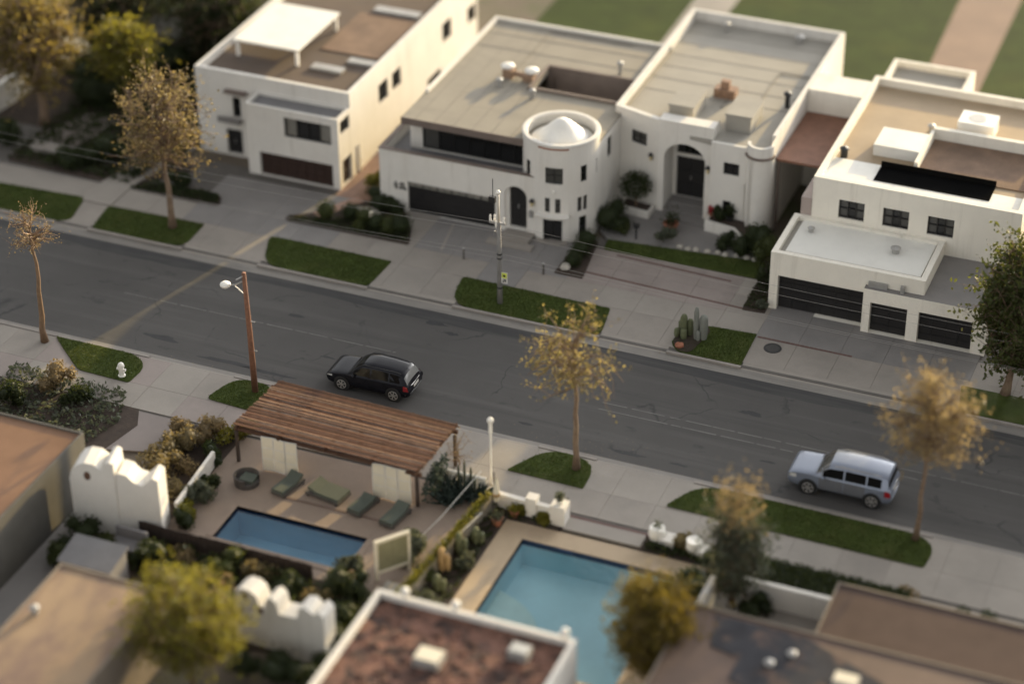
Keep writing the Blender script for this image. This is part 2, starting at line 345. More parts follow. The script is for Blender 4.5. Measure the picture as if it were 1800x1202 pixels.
def door(parent, fr, u0, u1, z0, z1, depth=.2, material=None, rows=1, cols=2, name='door', handle=True):
    mb = MB().fbox(fr, u0, u1, -depth-.05, -depth, z0, z1); d = obj(name, mb, material or gdoor, parent)
    U = np.linspace(u0, u1, cols+1); Z = np.linspace(z0, z1, rows+1)
    for i in range(cols):
        for j in range(rows):
            obj('panel', MB().fbox(fr, U[i]+.03, U[i+1]-.03, -depth-.01, -depth+.035, Z[j]+.025, Z[j+1]-.025), material or gdoor, d)
    if handle: obj('handle', MB().fbox(fr, (u0+u1)/2-.06, (u0+u1)/2-.02, -depth+.03, -depth+.09, (z0+z1)/2-.15, (z0+z1)/2+.1), steel, d)
    return d
def lantern(label, fr, u, z, where):
    o, uu, n = fr; b = (o[0]+uu[0]*u, o[1]+uu[1]*u, z)
    t = thing('wall_lantern', label, 'lamp', b, 'black coach lanterns on white walls')
    mb = MB(); q = (b[0]+n[0]*.16, b[1]+n[1]*.16)
    mb.fbox(fr, u-.05, u+.05, .002, .05, z-.12, z+.12); mb.tube([(b[0],b[1],z-.05),(q[0],q[1],z-.12)], .02, 5); obj('bracket', mb, blackm, t)
    obj('glass', MB().lathe([(.0,z-.1),(.07,z-.1),(.12,z+.18),(0,z+.18)], (q[0],q[1],0), 6), amber, t)
    obj('cap', MB().lathe([(.0,z+.17),(.16,z+.18),(.10,z+.30),(.03,z+.36),(0,z+.40)], (q[0],q[1],0), 6), blackm, t)

# ------------------------------------------------------------------ foliage helpers
def leafquads(pts, size, rng, flat=.0):
    n = len(pts); d = rng.normal(size=(n,3)); d /= np.linalg.norm(d, axis=1)[:,None]
    e = rng.normal(size=(n,3)); e[:,2] *= (1-flat); e -= (e*d).sum(1)[:,None]*d; e /= np.linalg.norm(e, axis=1)[:,None]
    s = size*rng.uniform(.6, 1.35, size=(n,1)); a = d*s; b = e*s*.5; pts = np.asarray(pts)
    v = np.stack([pts-a*.5, pts+b*.6, pts+a*.5, pts-b*.6], 1).reshape(-1,3)
    return v, [(4*i,4*i+1,4*i+2,4*i+3) for i in range(n)]
def foliage_obj(name, pts, size, material, parent, rng, extra=None, org=None):
    v, f = leafquads(pts, size, rng); mb = MB()
    if extra: mb.v += extra.v; mb.f += extra.f
    k = len(mb.v); mb.v += v.tolist(); mb.f += [tuple(i+k for i in q) for q in f]
    return obj(name, mb, material, parent, org=org)
def tree(name, label, base, height, trunk_h, crown, nl=36, ntw=5, nleaf=9, leaf=.16, lm=None, r0=.16, seed=1, group=None, droop=0, spread=.25, lean=(0,0), twig=.5, bm=None):
    """crown = (dx, dy, zc, rx, ry, rz): limbs run from the trunk to points in an uneven ellipsoid, twigs and leaves follow them"""
    rng = np.random.default_rng(seed); x, y, z = base
    t = thing(name, label, 'tree', base, group); dx, dy, zc, rx, ry, rz = crown
    top = Vector((x+dx+lean[0], y+dy+lean[1], zc+rz*.35)); b = Vector(base); mb = MB(); trunk = []
    n = 9
    for i in range(n+1):
        q = b.lerp(top, i/n); k = math.sin(i/n*math.pi); q.x += k*rng.normal()*.06; q.y += k*rng.normal()*.06; trunk.append(q)
    rad = [r0*(1.35 if i == 0 else 1)*(1-.72*i/n) for i in range(n+1)]
    mb.tube(trunk, rad, 8); tz = [p.z for p in trunk]
    br = MB(); leaves = []
    lob = rng.normal(size=(7,3)); lob /= np.linalg.norm(lob, axis=1)[:,None]; lobs = rng.uniform(-.25,.28,size=7)
    for i in range(nl):
        d = rng.normal(size=3); d /= np.linalg.norm(d); d[2] = d[2]*.9+.1
        f = rng.uniform(.45, 1.0)**.6*(1+(np.maximum(0, lob@d)**3*lobs).sum())
        e = Vector((x+dx+d[0]*rx*f, y+dy+d[1]*ry*f, zc+d[2]*rz*f))
        hz = min(max(trunk_h, zc-rz*.7+(e.z-(zc-rz))*.55-.15*abs(d[0])*rz), trunk[-1].z-.1)
        k = min(max(np.interp(hz, tz, range(n+1)), 0), n-.01); p0 = trunk[int(k)].lerp(trunk[int(k)+1], k-int(k))
        mid = p0.lerp(e, .5)+Vector(rng.normal(size=3))*.12*rx; mid.z += .12*(e-p0).length
        if droop: e.z -= droop*abs(d[0])*rz*.5
        P = [p0, p0.lerp(mid,.55)+Vector(rng.normal(size=3))*.03*rx, mid, mid.lerp(e,.55)+Vector(rng.normal(size=3))*.05*rx, e]; rr = r0*rng.uniform(.22,.4)
        br.tube(P, [rr, rr*.8, rr*.6, rr*.42, rr*.22], 5, False)
        for j in range(ntw):
            s = rng.uniform(.38, 1.0); kk = min(s*4, 3.99); q0 = P[int(kk)].lerp(P[int(kk)+1], kk-int(kk))
            q1 = q0+Vector(rng.normal(size=3)*np.array([1,1,.8]))*twig+Vector((0,0,.12*twig))
            br.tube([q0, q0.lerp(q1,.5)+Vector(rng.normal(size=3))*.06, q1], [rr*.3, rr*.2, rr*.1], 3, False)
            for l in range(nleaf):
                a = rng.uniform(.2, 1.15); c = q0.lerp(q1, a)+Vector(rng.normal(size=3))*spread*.5; leaves.append((c.x, c.y, c.z))
    tr = obj('trunk', mb, bm or bark, t, smooth=True)
    obj('limbs', br, bm or bark, tr, smooth=True)
    foliage_obj('crown', np.array(leaves), leaf, lm or hazel, t, rng)
    return t
def shrub(name, label, c, r, rz, material, seed, n=700, leaf=.09, cat='shrub', group=None, core=True, flat=False, stem=None, lumps=.22, obj_only=True):
    """dense shrub: leaves on lumpy ellipsoid shell round a dark leafy core"""
    rng = np.random.default_rng(seed); rx, ry = r if hasattr(r, '__len__') else (r, r)
    blobs = [((0,0,0), 1.)] if lumps < .2 else [((rng.normal()*.45, rng.normal()*.45, rng.uniform(-.35,.45)), rng.uniform(.42,.72)) for _ in range(6)]
    P = []; ex = MB(); tot = sum(b_[1]**2 for b_ in blobs)
    for off, sc in blobs:
        k = max(60, int(n*sc*sc/tot*1.15)); d = rng.normal(size=(k,3)); d /= np.linalg.norm(d, axis=1)[:,None]
        lob = rng.normal(size=(9,3)); lob /= np.linalg.norm(lob, axis=1)[:,None]; am = rng.uniform(-lumps, lumps, size=9); S3 = np.array([rx,ry,rz])
        cc = np.array(c)+np.array(off)*S3; f = (1+(np.maximum(0, d@lob.T)**4@am))*rng.uniform(.72, 1.12, size=k); P.append(cc+d*f[:,None]*S3*sc)
        if core:
            e2 = MB().ball((0,0,0), 1, 10, 6); a_ = np.array(e2.v); dn = a_/np.maximum(1e-6, np.linalg.norm(a_, axis=1))[:,None]
            ff = .74*(1+(np.maximum(0, dn@lob.T)**4@am)); a_ = cc+a_*ff[:,None]*S3*sc; ex.add(a_.tolist(), e2.f)
    p = np.concatenate(P); p = p[p[:,2] > .12]
    o = foliage_obj(name, p, leaf, material, None, rng, ex, org=(c[0], c[1], max(.1, c[2]-rz)))
    return tag(o, label, cat, group)
def spiky(name, label, c, n, length, material, seed, width=.06, cat='plant', group=None, up=.5, base_r=.1):
    rng = np.random.default_rng(seed); mb = MB()
    for i in range(n):
        a = rng.uniform(0, 2*math.pi); el = rng.uniform(up-.35, min(1.5, up+.75)); L = length*rng.uniform(.65, 1.1)
        d = Vector((math.cos(a)*math.cos(el), math.sin(a)*math.cos(el), math.sin(el))); b = Vector(c)+Vector((math.cos(a),math.sin(a),0))*base_r*rng.uniform(0,1)
        mid = b+d*L*.55; tip = b+d*L+Vector((0,0,-.12*L*math.cos(el)))
        mb.tube([b, mid, tip], [width*.6, width, width*.08], 4, False)
    return tag(obj(name, mb, material, None, org=c), label, cat, group)
def grass_tufts(label, poly, z, dens, seed, h=.07):
    rng = np.random.default_rng(seed); P = np.array(poly); lo, hi = P.min(0), P.max(0); n = int((hi-lo).prod()*dens)
    q = lo+rng.uniform(size=(n,2))*(hi-lo); ins = np.zeros(n, bool); j = len(P)-1
    for i in range(len(P)):
        a, b = P[i], P[j]; c = ((a[1] > q[:,1]) != (b[1] > q[:,1])) & (q[:,0] < (b[0]-a[0])*(q[:,1]-a[1])/(b[1]-a[1]+1e-12)+a[0]); ins ^= c; j = i
    q = q[ins]; n = len(q); a = rng.uniform(0, 2*math.pi, n); hh = h*rng.uniform(.5, 1.3, n); wd = .02
    q = q+rng.normal(size=q.shape)*.025; v = np.zeros((n,3,3)); v[:,0,:2] = q-np.c_[np.cos(a),np.sin(a)]*wd; v[:,1,:2] = q+np.c_[np.cos(a),np.sin(a)]*wd; v[:,:2,2] = z-.005
    v[:,2,:2] = q+rng.normal(size=(n,2))*.03; v[:,2,2] = z+hh
    mb = MB(); mb.v = v.reshape(-1,3).tolist(); mb.f = [(3*i,3*i+1,3*i+2) for i in range(n)]
    return tag(obj('grass', mb, blade), label, 'grass', kind='stuff')

# ================================================================== GROUND, ROAD, PAVEMENT
struct('garden_soil', MB().box(-45, 9.0, 0, -26.4, 36, .08), soil)
gx, gy, gm_ = [-400,-7.3,-.6,6.0,13.4,400], [-300,-21.8,-18.6,-16.1,-13.5,500], MB()      # one sheet with openings for the two pools
gm_.v = [(x,y,-.02) for y in gy for x in gx]
for j in range(5):
    for i in range(5):
        if (i == 1 and j == 2) or (i == 3 and 1 <= j <= 3): continue
        gm_.f.append((j*6+i,j*6+i+1,(j+1)*6+i+1,(j+1)*6+i))
struct('ground', gm_, ground_m)
struct('road', MB().box(-160, -5.95, -.015, 160, 3.2, .004), asphalt)
struct('gutter', MB().add([(-160,3.2,.006),(160,3.2,.006),(160,3.8,.03),(-160,3.8,.03)], [(0,1,2,3)]), gutterm)
struct('gutter', MB().add([(-160,-6.3,.03),(160,-6.3,.03),(160,-5.95,.006),(-160,-5.95,.006)], [(0,1,2,3)]), gutterm)
seal = mat('pale_road_seal', (.135, .13, .12), var=.3, scale=.8)
rl = random.Random(5)
for yy, x0, x1 in ((-1.55, 5.5, 30), (-2.15, 5.5, 22), (-1.2, -22, -6)):
    mb = MB(); x = x0
    while x < x1:
        L = rl.uniform(.5, 1.8); mb.box(x, yy-.03+rl.uniform(-.01,.01), .0042, min(x1, x+L), yy+.03, .0085); x += L+rl.uniform(.02, .3)
    struct('road_marking', mb, seal)
strip = tint_stains(mat('repaved_strip', (.042,.041,.041), var=.15, scale=.6, rough=.9), (.15,2,1), .48, .6, (.06,.058,.055), .8)
mb = MB(); rgs = np.random.default_rng(4); xx = np.linspace(-60,60,90); lo_ = 2.35+.12*np.sin(xx*.35)+rgs.normal(size=90)*.04
mb.add([(x,y,.0065) for x, y in zip(xx, lo_)]+[(x,3.19,.0065) for x in xx], [(i,i+1,90+i+1,90+i) for i in range(89)]); struct('road_strip', mb, strip)
patchm = mat('tar_patch', (.028, .028, .029), var=.25, scale=2)
for k, (px, py, a, b) in enumerate([(-12.4, 0.1, .55, .2), (-5.2, 2.1, .75, .22), (-4.0, 1.5, .45, .16), (12.7, .25, .75, .2), (-9.0, -2.9, .5, .1), (-13.7, -5.2, 2.2, .18), (-11.2, -5.3, 1.6, .15), (8.1, -5.2, 1.1, .16), (10.8, -5.2, .6, .12), (14.2, -5.5, 1.6, .25), (-18, -4.4, 1.2, .25), (2.6, -4.7, .5, .1), (14.6, -3.4, .5, .1)]):
    rg = np.random.default_rng(k+50); n = 14
    mb = MB().prism([(px+a*math.cos(2*math.pi*i/n)*rg.uniform(.55,1.1), py+b*math.sin(2*math.pi*i/n)*rg.uniform(.5,1.15)) for i in range(n)], .0045, .0078)
    struct('tar_patch', mb, patchm)
# pavement beds carrying separate concrete slabs
far_bed = struct('sidewalk', MB().box(-60, 3.95, 0, 60, 13.6, .085), jointm)
near_bed = struct('sidewalk', MB().box(-60, -10.9, 0, 60, -6.45, .085), jointm)
slab_me = {}
def add_slab(parent, x0, x1, y0, y1, m, rg, ztop=.12):
    key = m.name
    if key not in slab_me:
        mm = MB().box(-.5,-.5,0,.5,.5,1); me = bpy.data.meshes.new('slab'); me.from_pydata(mm.v, [], mm.f); me.materials.append(m); slab_me[key] = me
    o = bpy.data.objects.new('slab', slab_me[key]); COL.objects.link(o); o.parent = parent; pw = WO[parent.name]
    g = .007; cx, cy = (x0+x1)/2, (y0+y1)/2; hgt = ztop-.02+rg.uniform(-.003,.003)
    o.location = (cx-pw[0], cy-pw[1], .02-pw[2]); o.scale = (x1-x0-2*g, y1-y0-2*g, hgt)
rs = random.Random(3)
def farmat(x, y):
    if -22.0 < x < -14.6: return drive if y > 6.9 or rs.random() < .5 else walk2
    if -9.7 < x < -3.4 and y > 8.7: return drive
    if -9.7 < x < -1.2 and y > 6.8: return drive if rs.random() < .45 else walk2
    if .3 < x < 9.5 and y > 8.6: return walkpink
    if 10.8 < x < 22: return drive if y > 6.9 else walk2
    return rs.choice([walk, walk2])
ys = [4.35, 6.85, 8.75, 10.6, 12.4]
xs = [-36.4+2.25*i for i in range(30)]
for a, b in zip(xs, xs[1:]):
    for c, d in zip(ys, ys[1:]):
        if c > 8 and (a < -24.5 or a > 22): continue
        add_slab(far_bed, a, b, c, d, farmat((a+b)/2, (c+d)/2), rs)
for a, b in zip(xs, xs[1:]):
    for c, d in ((-8.8,-6.5),(-10.75,-8.8)):
        add_slab(near_bed, a, b, c, d, rs.choice([walk, walk2, walkpink]) if a < -10 else rs.choice([walk, walk, walk2]), rs)
# kerbs along the lawns and sloped aprons at the driveways
def kerb(x0, x1, y, sgn, m=kerbm):
    n = max(1, round((x1-x0)/3)); 
    par = thing('kerb', None, None, (x0, y, 0)); par['kind'] = 'structure'
    for i in range(n):
        a, b = x0+(x1-x0)*i/n, x0+(x1-x0)*(i+1)/n
        obj('kerb_stone', MB().prism([(a+.006,y),(b-.006,y),(b-.006,y+sgn*.18),(a+.006,y+sgn*.18)], 0, .15), m, par)
def apron(x0, x1, y, sgn):
    ya, yb = y, y+sgn*.58
    mb = MB().add([(x0,ya,.032),(x1,ya,.032),(x1,yb,.122),(x0,yb,.122),(x0,ya,0),(x1,ya,0),(x1,yb,0),(x0,yb,0)], [(0,1,2,3) if sgn > 0 else (3,2,1,0),(0,3,7,4),(1,5,6,2)])
    struct('driveway_apron', mb, walk)
fk = [(-60,-29.4), (-27.3,-21.3), (-16.6,-10.0), (-5.0,3.3), (7.0,11.0), (22.2,60)]
for a, b in fk: kerb(a, b, 3.8, 1, kerbm)
for (a, b), (c, d) in zip(fk, fk[1:]): apron(b, c, 3.8, 1)
nk = [(-60,-23.0), (-22.9,-17.5), (-12.6,-10.2), (4.0,7.0), (11.9,23.4)]
for a, b in nk: kerb(a, b, -6.3, -1, kerbm)
for (a, b), (c, d) in zip(nk, nk[1:]):
    if c-b > .5: apron(b, c, -6.3, -1)
apron(23.4, 60, -6.3, -1)
# lawn strips
LAWNS = [([(-34.8,6.6),(-29.25,6.9),(-28.7,4.4),(-29.6,4.0),(-35.4,4.0)], [0,.3,.4,.5,.3]), ([(-27.5,6.55),(-21.4,6.7),(-21.3,4.4),(-22,4.0),(-27.1,4.0)], [.3,.2,.6,.5,.3]),
 ([(-17.4,6.9),(-9.9,6.86),(-10.0,4.1),(-10.6,4.0),(-16.3,4.0)], [.6,.1,.7,.6,1.2]), ([(-5.65,6.82),(2.9,6.68),(3.3,4.2),(2.6,4.0),(-5.2,4.0)], [.3,.1,.5,.5,1.4]),
 ([(8.3,6.95),(10.85,7.1),(10.95,4.02),(7.6,4.0),(6.8,4.9)], [.3,.0,.0,.5,.6]), ([(21.8,6.3),(60,6.3),(60,4.0),(22.2,4.0)], [.2,0,0,.4]),
 ([(-23.0,-6.5),(-18.2,-6.5),(-17.2,-7.3),(-17.3,-8.9),(-20.3,-8.8),(-22,-7.4)], [.2,.8,.8,.2,.3,.4]), ([(-12.4,-6.5),(-10.2,-6.5),(-9.9,-8.9),(-13,-8.7)], [.9,.9,.2,.4]),
 ([(4.5,-6.5),(6.3,-6.5),(7.15,-7.2),(7.2,-8.85),(3.3,-8.78)], [1.2,1.0,1.0,.1,.1]), ([(12.3,-6.5),(22.9,-6.5),(23.7,-7.3),(23.55,-8.8),(11.25,-8.7)], [1.2,1.0,.9,.2,.2])]
names = ['by the far left kerb', 'left of the broad driveway', 'lawn strip under the hedge bed', 'lawn strip round the utility pole', 'beside the cactus bed', 'far right verge', 'left near verge', 'round the wooden lamp pole', 'round the sparse tree', 'along the silver car']
for k, (p, rr) in enumerate(LAWNS):
    q = rounded(p, rr); struct('lawn', MB().prism(q, .05, .165), grassm)
    if k not in (5,): grass_tufts('short green grass blades '+names[k], q, .165, 420, 10+k, .06)
# planting beds
BEDS = [([(-17.5,9.3),(-15.0,10.9),(-14.4,12.5),(-13.1,12.3),(-11.6,12.3),(-10.3,10.4),(-9.75,8.85),(-17.4,8.78)], .25), ([(-1.15,13.0),(-.1,13.0),(.45,9.0),(-1.2,9.02)], .1), ([(9.3,13.4),(10.5,13.4),(10.62,9.25),(9.4,9.15)], .1),
 ([(-27.6,9.7),(-22.0,9.9),(-21.6,8.9),(-27.3,8.72)], .3), ([(-36,20),(-26.6,20),(-26.6,12.5),(-24.8,12.4),(-27.7,8.8),(-36,9.2)], .3), ([(6.9,5.0),(7.7,6.9),(8.6,6.7),(8.2,4.1),(7.5,4.05)], .5)]
for p, r in BEDS: struct('planting_bed', MB().prism(rounded(p, r), .05, .172 if r != .5 else .19), soil)
bedlawn = [(.3,13.5),(9.2,14.2),(9.35,12.5),(.45,12.35)]
struct('lawn', MB().prism(rounded(bedlawn, .2), .04, .19), grassm); grass_tufts('grass strip in front of the courtyard', rounded(bedlawn, .2), .19, 250, 40, .06)
def brick_row(x0, y0, x1, y1, n):
    d = Vector((x1-x0, y1-y0)); L = d.length; d /= L; par = thing('brick_strip', None, None, (x0, y0, .12)); par['kind'] = 'structure'
    for i in range(n):
        a, b = L*i/n+.008, L*(i+1)/n-.008; fr = ((x0,y0), (d.x,d.y), (d.y,-d.x))
        obj('brick', MB().fbox(fr, a, b, -.07, .07, .1, .131), brickm, par)
brick_row(1.33, 12.05, 8.0, 11.72, 30); brick_row(.37, 9.76, 10.1, 9.28, 40); brick_row(10.95, 6.95, 16, 6.9, 20)
t = thing('manhole_cover', 'oval dark manhole cover in the pale driveway by the black garage doors', 'manhole cover', (12.0, 6.15, .12))
obj('cover', MB().lathe([(0,.15),(.36,.15),(.38,.10)], (12.0,6.15,0), 20), mat('cast_iron', (.05,.048,.045), var=.2, scale=8), t); obj('rim', MB().lathe([(.38,.10),(.38,.152),(.46,.150),(.47,.10)], (12.0,6.15,0), 20), blackm, t)
# back yards beyond the houses
struct('lawn', MB().box(-14, 34, 0, 90, 160, .03), grassb)
struct('path', MB().add([(12.2,29,.036),(15.6,29,.036),(14.3,90,.036),(9.6,90,.036)], [(0,1,2,3)]), mat('rosy_gravel_path', (.19, .12, .08), var=.15, scale=.4))
struct('path', MB().add([(-5.2,34.5,.036),(-2.6,34.5,.036),(-2.4,90,.036),(-6,90,.036)], [(0,1,2,3)]), walk)
struct('garden_path', MB().box(-16.05, 12.5, 0, -12.0, 33, .10), mat('brick_paved_passage', (.24, .15, .11), var=.2, scale=3))
struct('alley', MB().box(-15.3, -60, 0, -12.7, -17.0, .06), drive)
struct('driveway', MB().prism([(-18.2,-10.9),(-11.6,-10.9),(-12.2,-13.4),(-16.0,-14.5),(-16.5,-17.2),(-18.5,-17.2)], 0, .1), mat('driveway_rosy_near', (.20, .17, .155), var=.12, scale=.5))
struct('near_yard', MB().box(15.2, -40, 0, 60, -10.9, .07), walk2)
struct('far_left_path', MB().prism([(-29.3,6.6),(-27.4,6.6),(-27.4,9.0),(-26.2,14.5),(-27.3,14.5),(-29.3,9.0)], .09, .18), walk)

# ================================================================== HOUSES
def glyph_parts(parent, fr, u, z):
    mb = MB()
    for a in ((0,.30,.14,.18),(.13,.17,-.14,.34),(.0,.26,-.02,.02),(.17,.27,-.14,-.09)): mb.fbox(fr, u+a[0], u+a[1], .002, .05, z+a[2], z+a[3])
    obj('wall_character', mb, blackm, parent); mb = MB()
    for a in ((.42,.47,-.05,.28),(.62,.67,-.05,.28),(.47,.62,.24,.28),(.47,.62,.10,.14),(.36,.74,-.05,0),(.40,.48,-.15,-.05),(.60,.80,-.13,-.08)): mb.fbox(fr, u+a[0], u+a[1], .002, .05, z+a[2], z+a[3])
    obj('wall_character', mb, blackm, parent)
# --- house with the projecting garage bay
h = thing('house', 'white two storey house with brown roof and dark red garage door', 'house', (-21, 13.2, 0))
X0, X1 = -26.0, -16.0
ewin = [(3.85,5.15,2.95,4.2),(5.75,7.0,2.95,4.1),(13.2,14.6,2.75,4.05),(17.15,18.5,2.3,3.4),(10.85,12.85,.3,1.35)]
swin = [(2.35,2.88,2.6,3.9),(1.8,2.85,.12,1.75)]
mb, sdh = shell(X0, X1, 14.8, 33.5, 0, 5.5, 5.05, {'E': ewin, 'S': swin}); obj('wall', mb, stucco, h)
rf = roofslab(X0, X1, 14.8, 33.5, 5.05, roofdark, h)
for a, b, c, d in ewin[:4]: win(h, sdh['E'], a, b, c, d, nx=2, ny=1, gm=glassm)
win(h, sdh['E'], *ewin[4], nx=3, ny=1, gm=glassm)
win(h, sdh['S'], *swin[0], nx=1, ny=2); door(h, sdh['S'], *swin[1], material=gdoor, rows=2, cols=1)
obj('balcony', MB().fbox(sdh['S'], 1.55, 2.95, 0, .5, 2.38, 2.50).fbox(sdh['S'], 1.55, 2.95, .42, .5, 2.5, 2.72), drive, h)
obj('dark_slab', MB().fbox(sdh['S'], 2.0, 3.4, .002, .4, 4.25, 4.40), fascia, h)  # dark brown slab projecting above the narrow window
bx0, bx1, by0, by1 = -21.9, -16.0, 13.15, 14.8
bw = [(2.45,5.45,2.9,4.15),(.75,5.45,.12,1.62)]
be = [(.3,1.5,3.45,4.3)]; ge = [(.4,1.62,.12,1.75)]
mbb, sdb = shell(bx0, bx1, by0, by1-.002, 0, 4.62, 4.45, {'S': bw, 'E': be+ge}, t=.16, skip='N'); obj('garage_bay', mbb, stucco, h)
roofslab(bx0, bx1, by0, by1, 4.45, terracem, h, t=.16, name='bay_roof')
win(h, sdb['S'], *bw[0], nx=4, ny=1, gl=[curtain, glassd, glassd, curtain]); door(h, sdb['S'], *bw[1], material=gdoorb, rows=3, cols=8, name='garage_door', handle=False)
win(h, sdb['E'], *be[0], nx=2, gm=glassm); door(h, sdb['E'], *ge[0], material=gdoorb, rows=2, cols=1)
c = obj('roof_canopy', MB().box(-24.9,17.6,6.05,-20.6,23.2,6.17), roofwhite, h)
for px, py in ((-24.7,17.8),(-20.8,17.8),(-24.7,23),(-20.8,23)): obj('post', MB().box(px-.09,py-.09,5.05,px+.09,py+.09,6.05), whitep, c)
for a in ((-19.9,17.65,-17.9,18.3),(-18.2,19.1,-16.5,19.7),(-19.8,26.2,-16.8,26.9)):
    s_ = obj('skylight', MB().box(a[0],a[1],5.05,a[2],a[3],5.22), steel, rf)
obj('roof_deck', MB().box(-20.5,20.3,5.052,-16.35,25.8,5.10), roofbrown, rf)
obj('drain_pipe', MB().tube([(-15.93,15.7,1.9),(-15.93,15.7,.1)], .05, 6), whitep, h)
# --- house with the round tower
h2 = thing('house', 'white house with round tower, wide black garage door and terrace', 'house', (-6.5, 12.3, 0))
fr = ((-13.05,12.3),(1,0),(0,-1)); fh = [(1.72,7.05,.12,2.05),(7.62,8.95,.35,3.05)]
mb = MB().wall(fr, 9.6, 0, 3.85, fh, .13); mb.arch(fr, 7.62, 8.95, 2.40, 3.05, .13)
mb.wall(((-3.45,12.3),(0,1),(1,0)), 1.4, 0, 3.85); mb.wall(((-13.05,22.0),(0,-1),(-1,0)), 9.7, 0, 3.85)
mb.box(-13.05,12.302,3.60,-3.45,12.5,3.848); mb.box(-13.048,12.5,3.2,-12.86,22,3.848)
mb.box(-13.05,21.8,0,-11.9,22,3.85)
obj('wall', mb, stucco, h2)
obj('parapet_cap', MB().box(-13.09,12.26,3.852,-3.45,12.54,3.90).box(-13.09,12.54,3.852,-12.82,22.04,3.90), fascia, h2)
obj('terrace', MB().box(-12.86,12.5,3.0,-3.5,14.22,3.2).box(-12.86,14.22,3.0,-11.95,21.8,3.2), terracem, h2)
gd = obj('garage_door', MB().fbox(fr, 1.72, 7.05, -.18, -.13, .12, 2.05), gdoor, h2)
for j in range(4):
    a, b = .14+j*.40, .14+(j+1)*.40-.02
    for i in range(6):
        u0 = 1.74+i*.885; obj('panel', MB().fbox(fr, u0, u0+.86, -.132, -.115, a, b), gdoor, gd)
for i in range(6):
    u0 = 1.78+i*.885
    for q in ((0,.36),(.40,.80)): obj('pane', MB().fbox(fr, u0+q[0], u0+q[1], -.132, -.108, 1.74, 1.98), curtain, gd)
door(h2, fr, 7.85, 8.93, .38, 3.05, depth=.34, rows=2, cols=2)
obj('doorstep', MB().box(-5.3,11.2,.0,-3.6,12.298,.34).box(-5.9,10.6,.0,-3.2,11.2,.22), walk, h2)
obj('entry_reveal', MB().fbox(fr, 7.5, 7.86, -.36, -.134, .3, 3.06).fbox(fr, 8.952, 9.1, -.36, -.134, .3, 3.06).fbox(fr, 7.5, 9.1, -.5, -.136, .2, .378), stucco, h2)
glyph_parts(h2, fr, .85, 1.62)
# upper storey
ux0, ux1, uy0, uy1 = -11.95, -.7, 14.2, 27.1
frU = ((ux0,uy0),(1,0),(0,-1)); uw = [(.75,7.3,3.27,4.72)]
mb = MB().wall(frU, 8.0, 3.2, 5.2, uw, .15); obj('side_wall', MB().wall(((ux1,uy0),(0,1),(1,0)), 3.9, 0, 5.45, [(1.7,2.35,3.8,5.05)], .15), stucco, h2)
mb.wall(((ux0,uy1),(0,-1),(-1,0)), uy1-uy0, 0, 5.2); mb.wall(((ux1,uy1),(-1,0),(0,1)), ux1-ux0, 0, 5.2)
obj('upper_wall', mb, stucco, h2)
win(h2, frU, *uw[0], depth=.15, nx=7, ny=1, gl=[glassm]+[glassd]*6, fw=.05)
win(h2, ((ux1,uy0),(0,1),(1,0)), 1.7, 2.35, 3.8, 5.05, depth=.15, nx=1, ny=2)
vx0, vx1, vy0, vy1 = -6.55, -1.25, 19.1, 22.0
rp = MB()
for a in ((-12.0,13.2,-4.3,14.0),(-12.0,14.0,-.72,vy0),(-12.0,vy0,vx0,vy1),(vx1,vy0,-.72,vy1),(-12.0,vy1,-.72,27.1)): rp.box(a[0],a[1],5.22,a[2],a[3],5.56)
rf = obj('roof', rp, roofgrey, h2)
obj('fascia', MB().box(-12.02,13.14,5.16,-4.55,13.198,5.58), fascia, h2)
obj('parapet', MB().box(-12.0,16.5,5.562,-11.8,27.1,5.74).box(-11.8,26.9,5.562,-.72,27.1,5.74), stucco, h2)
ct = obj('courtyard_well', MB().box(vx0-.15,vy0-.15,5.562,vx1+.1,vy0+.02,5.72).box(vx0-.15,vy1,5.562,vx1+.1,vy1+.18,5.70).box(vx0-.16,vy0+.02,5.562,vx0+.02,vy1,5.715).box(vx0-.1,vy1-.06,3.8,vx1,vy1-.002,5.56), fascia, h2)
obj('well_floor', MB().box(vx0,vy0,3.9,vx1,vy1-.07,4.05), roofwhite, h2)
win(h2, ((vx0,vy1-.06),(1,0),(0,-1)), .3, 5.2, 4.1, 5.0, depth=.0, nx=6, ny=1)
seamm = mat('roof_seam', (.21, .19, .16), var=.2)
for x_ in np.arange(-11.2, -5.0, 1.15): obj('roof_seam', MB().box(x_,13.3,5.562,x_+.05,vy0-.25,5.575) if x_ > -7 else MB().box(x_,13.3,5.562,x_+.05,26.6,5.575), seamm, rf)
for y_ in (23.4, 25.2): obj('roof_seam', MB().box(-11.7,y_,5.5625,-.9,y_+.05,5.578), seamm, rf)
obj('conduit', MB().tube([(-8.2,21.0,5.6),(-8.2,26.5,5.6),(-3.0,26.5,5.6)], .035, 6), seamm, rf)
def roof_vent(parent, x, y, z, hgt=.5, r=.13, hood=.22, m=None):
    v = obj('roof_vent', MB().lathe([(r,0),(r,hgt)], (x,y,z), 10), m or steel, parent)
    obj('vent_cap', MB().lathe([(0,hgt*.86),(hood,hgt*.88),(hood,hgt),(0,hgt+.1)], (x,y,z), 10), m or steel, v)
for x, y, hh, r, hd in ((-8.35,18.75,.45,.16,.22),(-6.05,18.05,.5,.16,.2),(-2.45,22.7,.75,.11,.2)): roof_vent(rf, x, y, 5.56, hh, r, hd)
spiky('potted_agave', 'small spiky potted plant left of the wide black garage door', (-11.7,11.95,.12), 26, .6, lgreen, 301, .05, up=.9)
struct('driveway_joint', MB().add([(-7.95,9.0,.1265),(-7.80,9.0,.1265),(-8.3,11.9,.1265),(-8.45,11.9,.1265)], [(0,1,2,3)]), walk)
